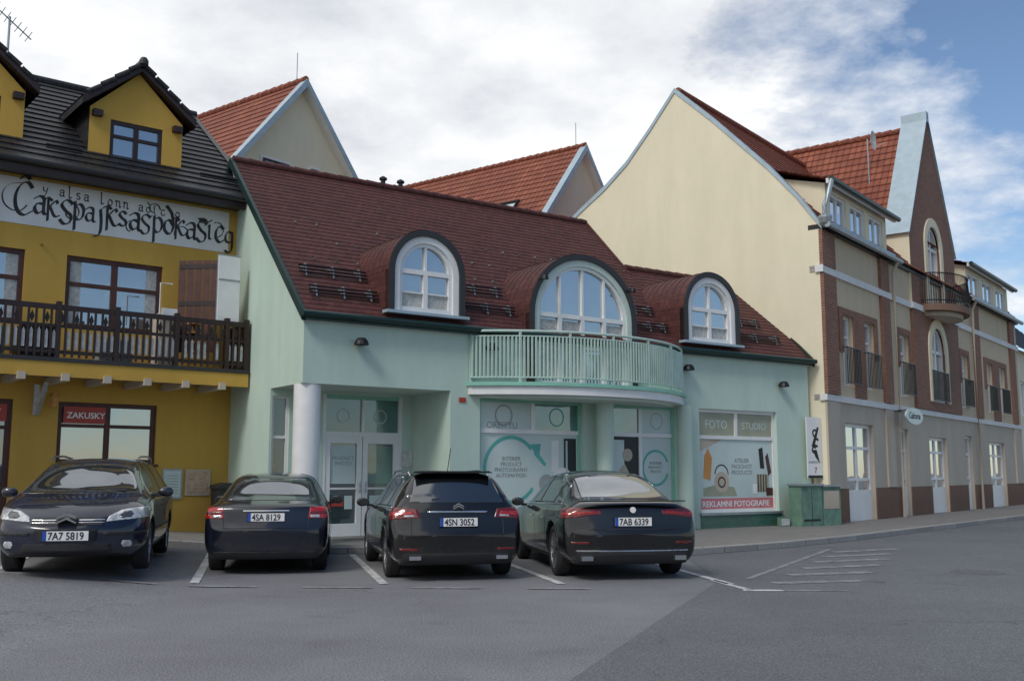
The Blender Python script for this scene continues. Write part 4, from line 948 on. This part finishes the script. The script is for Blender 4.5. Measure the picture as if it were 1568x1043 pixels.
        for yy in H['handles']: hb.box(s_*(Wd/2-.02),s_*(Wd/2+.012),-yy,-(yy+.2),.80,.825,'chrome' if H.get('chromeline') else paint)
        hb.build()
        mb=bmesh.new(); bmesh.ops.create_cube(mb,size=1); 
        mo=bpy.data.meshes.new('mirror'); 
        for v in mb.verts: v.co=Vector((v.co.x*.25,v.co.y*.13*(1.2 if v.co.x*s_<0 else .8),v.co.z*.19*(1.0 if v.co.x*s_>0 else .75)))
        mb.to_mesh(mo); mb.free(); mo.materials.append(MAT[paint]); mm_=bpy.data.objects.new('mirror',mo); COL.objects.link(mm_); mm_.parent=e; mm_.location=(s_*(Wd/2+.09),H['mir'],1.0)
        ms=mm_.modifiers.new('s','SUBSURF'); ms.levels=2; ms.render_levels=2
        for p in mo.polygons:p.use_smooth=True
        ar=B('mirror_arm',e); ar.box(s_*(Wd/2-.06),s_*(Wd/2+.03),-(H['mir']-.03),-(H['mir']+.03),.93,.97,'blackp')
        if not face: ar.box(s_*(Wd/2+.02),s_*(Wd/2+.16),-(H['mir']-.062),-(H['mir']-.058),.955,1.045,'carglass')
        ar.build()
    rear('rear_glass','carglass',H['rglass'],H.get('rgy',1.6),.003)
    front('windscreen','carglass',H['fglass'],L*.55,.003)
    for (nm,mat,pts,ym,both) in H.get('rear',[]):
        oo=.007 if nm.startswith('lamp') else .005
        rear(nm,mat,pts,ym,oo)
        if both: rear(nm,mat,mir(pts),ym,oo)
    for (nm,mat,pts,ym,both) in H.get('front',[]):
        oo=.008 if nm.startswith('lens') else .005
        front(nm,mat,pts,ym,oo)
        if both: front(nm,mat,mir(pts),ym,oo)
    for (nm,mat,pts) in H.get('side',[]):
        for s_ in(-1,1): side(nm,mat,pts,s_,.006)
    ex=B('details',e)
    if H.get('rails'):
        for s_ in(-1,1): ex.tube([(s_*.57,-.80,1.42),(s_*.58,-.95,1.475),(s_*.59,-1.6,1.505),(s_*.58,-2.5,1.49),(s_*.57,-2.75,1.43)],.015,H['rails'],8)
    if H.get('ant'): ex.tube([(0,-H['ant'],1.46),(0,-H['ant']+.28,1.82)],.006,'blackp',5)
    ex.build()
    if H.get('plate'):
        txt,yy,zz=H['plate']
        pb=B('number_plate',e)
        if not face:
            pb.box(-.27,.27,-yy,-yy+.015,zz-.065,zz+.065,'blackp'); pb.box(-.26,.26,-yy+.015,-yy+.02,zz-.057,zz+.057,'white'); pb.box(-.26,-.215,-yy+.02,-yy+.022,zz-.057,zz+.057,'plateblue'); pb.build()
            text(txt,.125,-.20,-yy+.023,zz-.043,e,'ink','plate_text',sx=.83,off=.002,ext=.001)
        else:
            pb.box(-.27,.27,-yy,-yy-.015,zz-.065,zz+.065,'blackp'); pb.box(-.26,.26,-yy-.015,-yy-.02,zz-.057,zz+.057,'white'); pb.box(.215,.26,-yy-.02,-yy-.022,zz-.057,zz+.057,'plateblue'); pb.build()
            text(txt,.125,.20,-yy-.023,zz-.043,e,'ink','plate_text',sx=.83,off=.002,ext=.001,rz=math.pi)
    return e
def estate(L=4.83,W=1.86,H=1.49):
    h=W/2
    return [(0,.36,h-.14,.60,.63,.5),(.04,.25,h-.05,.66,.70,.6),(.10,.23,h-.02,.84,.93,.70),(.16,.22,h-.01,.96,1.04,.72),(.30,.21,h,.97,1.22,.68),(.52,.21,h,.97,H-.06,.62),(.60,.21,h,.97,H-.03,.62),(.85,.2,h,.97,H-.015,.63),(1.7,.19,h,.95,H,.64),(2.5,.19,h,.93,H-.01,.63),(2.95,.19,h,.92,H-.07,.60),(3.35,.19,h,.91,1.20,.65),(3.72,.19,h-.005,.91,1.0,.72),(3.95,.2,h-.01,.89,.96,.73),(4.4,.22,h-.03,.80,.87,.72),(L-.14,.24,h-.09,.66,.72,.64),(L,.32,h-.2,.52,.55,.5)]
def hatch(L,W,H,tl=1.02):
    h=W/2
    return [(0,.36,h-.14,.60,.63,.5),(.04,.25,h-.05,.68,.72,.6),(.08,.23,h-.02,.86,.94,.68),(.12,.22,h-.01,.96,tl,.70),(.45,.21,h,.96,tl+.045,.70),(.75,.21,h,.95,tl+.15,.66),(1.25,.2,h,.94,H-.08,.60),(1.6,.2,h,.94,H-.02,.61),(2.2,.19,h,.93,H,.62),(2.75,.19,h,.92,H-.02,.62),(3.05,.19,h,.91,H-.09,.60),(3.4,.19,h,.90,1.17,.66),(L-1.12,.19,h-.005,.89,.98,.72),(L-.85,.2,h-.01,.87,.93,.73),(L-.4,.22,h-.04,.78,.84,.70),(L-.12,.24,h-.10,.64,.70,.62),(L,.32,h-.2,.52,.55,.5)]
estspec=dict(dlo=[(.50,1.0),(3.45,.965),(2.95,1.33),(2.5,1.385),(1.2,1.395),(.80,1.33)],pillars=[(1.0,.05),(2.05,.0)],gaps=[(1.2,.35,.95),(2.08,.27,.95),(3.25,.27,.90)],handles=[1.35,2.25],mir=3.12,
    rglass=[(-.66,1.06),(.66,1.06),(.55,1.39),(-.55,1.39)],rgy=.75,fglass=[(-.74,.99),(.74,.99),(.58,1.385),(-.58,1.385)],chromeline=True,chrometop=True,spokes=7)
c3=dict(estspec); c3.update(rails='chrome',ant=1.0,rear=[('tail_lamp','taildark',[(.52,.86),(.96,.83),(.96,1.0),(.56,.97)],.42,True),('lamp_inner','taillamp',[(.60,.90),(.95,.87),(.95,.93),(.62,.94)],.35,True),('lamp_reverse','lampwhite',[(.60,.872),(.74,.865),(.74,.89),(.60,.895)],.2,True),('bumper_lower','blackp',[(-.8,.2),(.8,.2),(.74,.38),(-.74,.38)],.4,False),('trim','chrome',[(-.42,.925),(.42,.925),(.42,.945),(-.42,.945)],.3,False),('reflector','taildark',[(.55,.42),(.80,.42),(.80,.45),(.55,.45)],.4,True),
  ('hatch_gap','ink',[(-.64,.62),(.64,.62),(.64,.63),(-.64,.63)],.3,False),('hatch_gap','ink',[(.64,.62),(.648,.62),(.648,.84),(.64,.84)],.4,True)],plate=('4SN 3052',.045,.80))
car('parked_car',(-.72,14.2,0),13.5,4.83,1.86,estate(4.83,1.86,1.52),'blackpaint',c3)
ex=bpy.data.objects['parked_car']
b=B('exhausts',ex)
for s_ in(-1,1): b.box(s_*.52,s_*.68,.0,-.12,.30,.35,'chrome')
b.prism([(-.075,1.0),(0,1.04),(.075,1.0),(.075,1.015),(0,1.058),(-.075,1.015)],-.08,-.05,'chrome'); b.prism([(-.075,.97),(0,1.01),(.075,.97),(.075,.985),(0,1.028),(-.075,.985)],-.08,-.05,'chrome'); b.tube([(-.35,-.22,1.10),(.28,-.25,1.12)],.012,'blackp',5)
b.prism([(-.56,1.465),(.56,1.465),(.50,1.495),(-.50,1.495)],-.75,-.40,'blackpaint'); b.build()
c2=dict(dlo=[(.95,.985),(3.35,.95),(2.95,1.29),(2.5,1.35),(1.75,1.37),(1.30,1.27)],pillars=[(2.0,.0)],gaps=[(1.25,.35,.93),(2.03,.27,.93),(3.1,.27,.90)],handles=[1.3,2.15],mir=2.98,
    rglass=[(-.62,1.055),(.62,1.055),(.52,1.36),(-.52,1.36)],rgy=1.5,fglass=[(-.7,.98),(.7,.98),(.56,1.36),(-.56,1.36)],spokes=8,chromeline=False,
    rear=[('tail_lamp','taillamp',[(.60,.80),(.92,.80),(.92,.98),(.62,.95)],.32,True),('lamp_inner','taildark',[(.62,.86),(.92,.86),(.92,.90),(.62,.90)],.3,True),('lamp_reverse','lampwhite',[(.63,.81),(.76,.81),(.76,.85),(.63,.85)],.2,True),('bumper_lower','blackp',[(-.8,.2),(.8,.2),(.72,.33),(-.72,.33)],.4,False),('trim','chrome',[(-.33,.90),(.33,.90),(.33,.917),(-.33,.917)],.3,False),('hatch_gap','ink',[(-.60,.66),(.60,.66),(.60,.668),(-.60,.668)],.3,False),('hatch_gap','ink',[(.60,.66),(.607,.66),(.607,.80),(.60,.80)],.3,True)],plate=('4SA 8129',.06,.82))
car('parked_car',(-3.58,15.1,0),9,4.55,1.78,hatch(4.55,1.78,1.48,1.0),'navy2',c2,wr=.315,wy=(.88,3.5),scale=1.01)
c4_=dict(dlo=[(.85,1.04),(3.75,.98),(3.2,1.36),(2.7,1.43),(1.8,1.43),(1.1,1.27)],pillars=[(1.35,.0),(2.3,.0)],gaps=[(1.5,.35,.98),(2.33,.27,.96),(3.4,.27,.93)],handles=[1.55,2.45],mir=3.3,
    rglass=[(-.62,1.10),(.62,1.10),(.54,1.42),(-.54,1.42)],rgy=1.6,fglass=[(-.72,1.0),(.72,1.0),(.58,1.42),(-.58,1.42)],spokes=10,spw=.09,chromeline=True,chrometop=True,
    rear=[('tail_lamp','taildark',[(.44,.90),(.97,.84),(.97,1.0),(.44,.96)],.5,True),('lamp_inner','taillamp',[(.50,.915),(.96,.88),(.96,.915),(.50,.94)],.45,True),('bumper_lower','blackp',[(-.8,.2),(.8,.2),(.78,.40),(-.78,.40)],.45,False),('trim','chrome',[(-.8,.40),(.8,.40),(.8,.415),(-.8,.415)],.3,False),('hatch_gap','ink',[(-.62,.69),(.62,.69),(.62,.70),(-.62,.70)],.3,False),('reflector','taildark',[(.62,.50),(.86,.50),(.86,.53),(.62,.53)],.4,True)],plate=('7AB 6339',.045,.80))
car('parked_car',(1.68,14.3,0),9.5,5.09,1.92,[(y*5.09/5.0,a,b_,c,d_,e_) for y,a,b_,c,d_,e_ in hatch(5.0,1.92,1.53,1.07)],'blackpaint',c4_,wr=.365,wy=(1.0,4.05),scale=1.0)
b=B('exhausts',bpy.data.objects['parked_car.002'])
for s_ in(-1,1): b.box(s_*.58,s_*.74,.0,-.12,.28,.34,'alloy')
b.box(-.75,.75,-.02,-.14,1.075,1.09,'blackpaint'); b.prism([(.042*math.cos(i*.5236),.96+.042*math.sin(i*.5236)) for i in range(12)],-.06,-.038,'white'); b.build()
c1=dict(estspec); c1.update(rails='alloy',spokes=8,chromeline=False,chrometop=False,front=[
  ('head_lamp','lampwhite',[(.44,.66),(.90,.70),(.92,.84),(.60,.80),(.46,.72)],4.0,True),('lens_inner','lampdark',[(.60,.70),(.70,.705),(.73,.74),(.70,.785),(.62,.775),(.57,.73)],4.0,True),('lower_intake','blackp',[(-.52,.30),(.52,.30),(.50,.40),(-.50,.40)],4.4,False),('plate_panel','blackp',[(-.34,.43),(.34,.43),(.36,.58),(-.36,.58)],4.4,False),
  ('grille','blackp',[(-.42,.62),(.42,.62),(.40,.71),(-.40,.71)],4.4,False),('fog_lamp','lampwhite',[(.64,.35),(.72,.35),(.74,.39),(.72,.43),(.64,.43),(.62,.39)],4.3,True),('lens_bar','chrome',[(.13,.675),(.42,.675),(.42,.688),(.13,.688)],4.3,True),('lens_bar2','chrome',[(.13,.645),(.42,.645),(.42,.655),(.13,.655)],4.3,True),('bumper_strip','blackp',[(.42,.50),(.92,.50),(.92,.535),(.42,.535)],4.2,True)],side=[('rub_strip','blackp',[(1.3,.50),(3.3,.50),(3.3,.55),(1.3,.55)])],plate=('7A7 5819',4.775,.50))
hd=14+180
fx,fy=-5.62,13.1; a=math.radians(hd); L1=4.78*1.04
ox=fx+math.sin(a)*L1; oy=fy-math.cos(a)*L1
st1=[(y*4.78/4.83,zb,hw,zs+(.02 if y>3 else 0),zt+(.02 if y>3 else 0),wt) for y,zb,hw,zs,zt,wt in estate(4.83,1.82,1.49)]
car('parked_car',(ox,oy,.16),hd,4.78,1.82,st1,'navy',c1,face=True,wr=.32,wy=(.95,3.72),scale=1.04)
b=B('chevrons',bpy.data.objects['parked_car.003'])
for z in (.645,.70):
    b.prism([(-.11,z),(0,z+.05),(.11,z),(.11,z+.02),(0,z+.072),(-.11,z+.02)],-4.80,-4.68,'chrome')
b.tube([(-.55,-3.72,1.03),(.05,-3.62,1.04)],.010,'blackp',5); b.tube([(-.05,-3.72,1.03),(.5,-3.55,1.06)],.010,'blackp',5); b.build()
# ------------------------------------------------------------------ WORLD, LIGHT, CAMERA
EL,AZ=math.radians(44),math.radians(212)
W=bpy.data.worlds.new('World'); S.world=W; W.use_nodes=True; nt=W.node_tree; bg=nt.nodes['Background']; bg.inputs[1].default_value=.12
sky=N(nt,'ShaderNodeTexSky',sky_type='NISHITA'); sky.sun_disc=False; sky.sun_elevation=EL; sky.sun_rotation=AZ; sky.air_density=1.0; sky.dust_density=.2; sky.ozone_density=3.0
tc=N(nt,'ShaderNodeTexCoord'); sp=N(nt,'ShaderNodeSeparateXYZ'); nt.links.new(tc.outputs['Generated'],sp.inputs[0])
def mth(op,a,b=None,c=None,cl=False):
    x=N(nt,'ShaderNodeMath',operation=op,use_clamp=cl)
    for i,v in enumerate((a,b,c)):
        if v is None: continue
        if isinstance(v,(int,float)): x.inputs[i].default_value=v
        else: nt.links.new(v,x.inputs[i])
    return x.outputs[0]
zz=mth('ADD',mth('MAXIMUM',sp.outputs[2],0),.22)
cx=mth('DIVIDE',sp.outputs[0],zz); cy=mth('DIVIDE',sp.outputs[1],zz)
cv=N(nt,'ShaderNodeCombineXYZ'); nt.links.new(cx,cv.inputs[0]); nt.links.new(cy,cv.inputs[1])
n1=noise(nt,cv.outputs[0],1.3,10,.60); n2=noise(nt,cv.outputs[0],.8,5,.5); n3=noise(nt,cv.outputs[0],2.6,7,.6)
hole=mth('MULTIPLY',mth('SUBTRACT',mth('DIVIDE',sp.outputs[0],mth('MAXIMUM',sp.outputs[1],.2)),.05),1.7,cl=True)
dens=mth('SUBTRACT',mth('ADD',mth('MULTIPLY',n1,1.1),.20),mth('MULTIPLY',hole,.50))
mask=ramp(nt,dens,.40,.56)
shade=mth('ADD',mth('MULTIPLY',n2,.5),mth('MULTIPLY',n3,.5))
cc=ramp(nt,shade,.38,.56,(5.2,5.5,6.0,1),(8.6,8.7,8.8,1))
nt.links.new(mixc(nt,mask,sky.outputs[0],cc),bg.inputs[0])
sun=bpy.data.lights.new('sun','SUN'); sun.energy=1.5; sun.angle=math.radians(16); sun.color=(1,.96,.91)
so=bpy.data.objects.new('sun',sun); COL.objects.link(so)
dirv=Vector((math.sin(AZ)*math.cos(EL),math.cos(AZ)*math.cos(EL),math.sin(EL))); so.rotation_euler=dirv.to_track_quat('Z','Y').to_euler(); so.location=(-20,-30,40)
cam=bpy.data.cameras.new('camera'); cam.lens=36; cam.sensor_width=36; cam.clip_end=3000
co=bpy.data.objects.new('camera',cam); COL.objects.link(co); co.location=(0,0,1.45); co.rotation_euler=(math.radians(97.43),0,0); S.camera=co
S.view_settings.view_transform='Standard'; S.view_settings.look='None'; S.view_settings.exposure=0
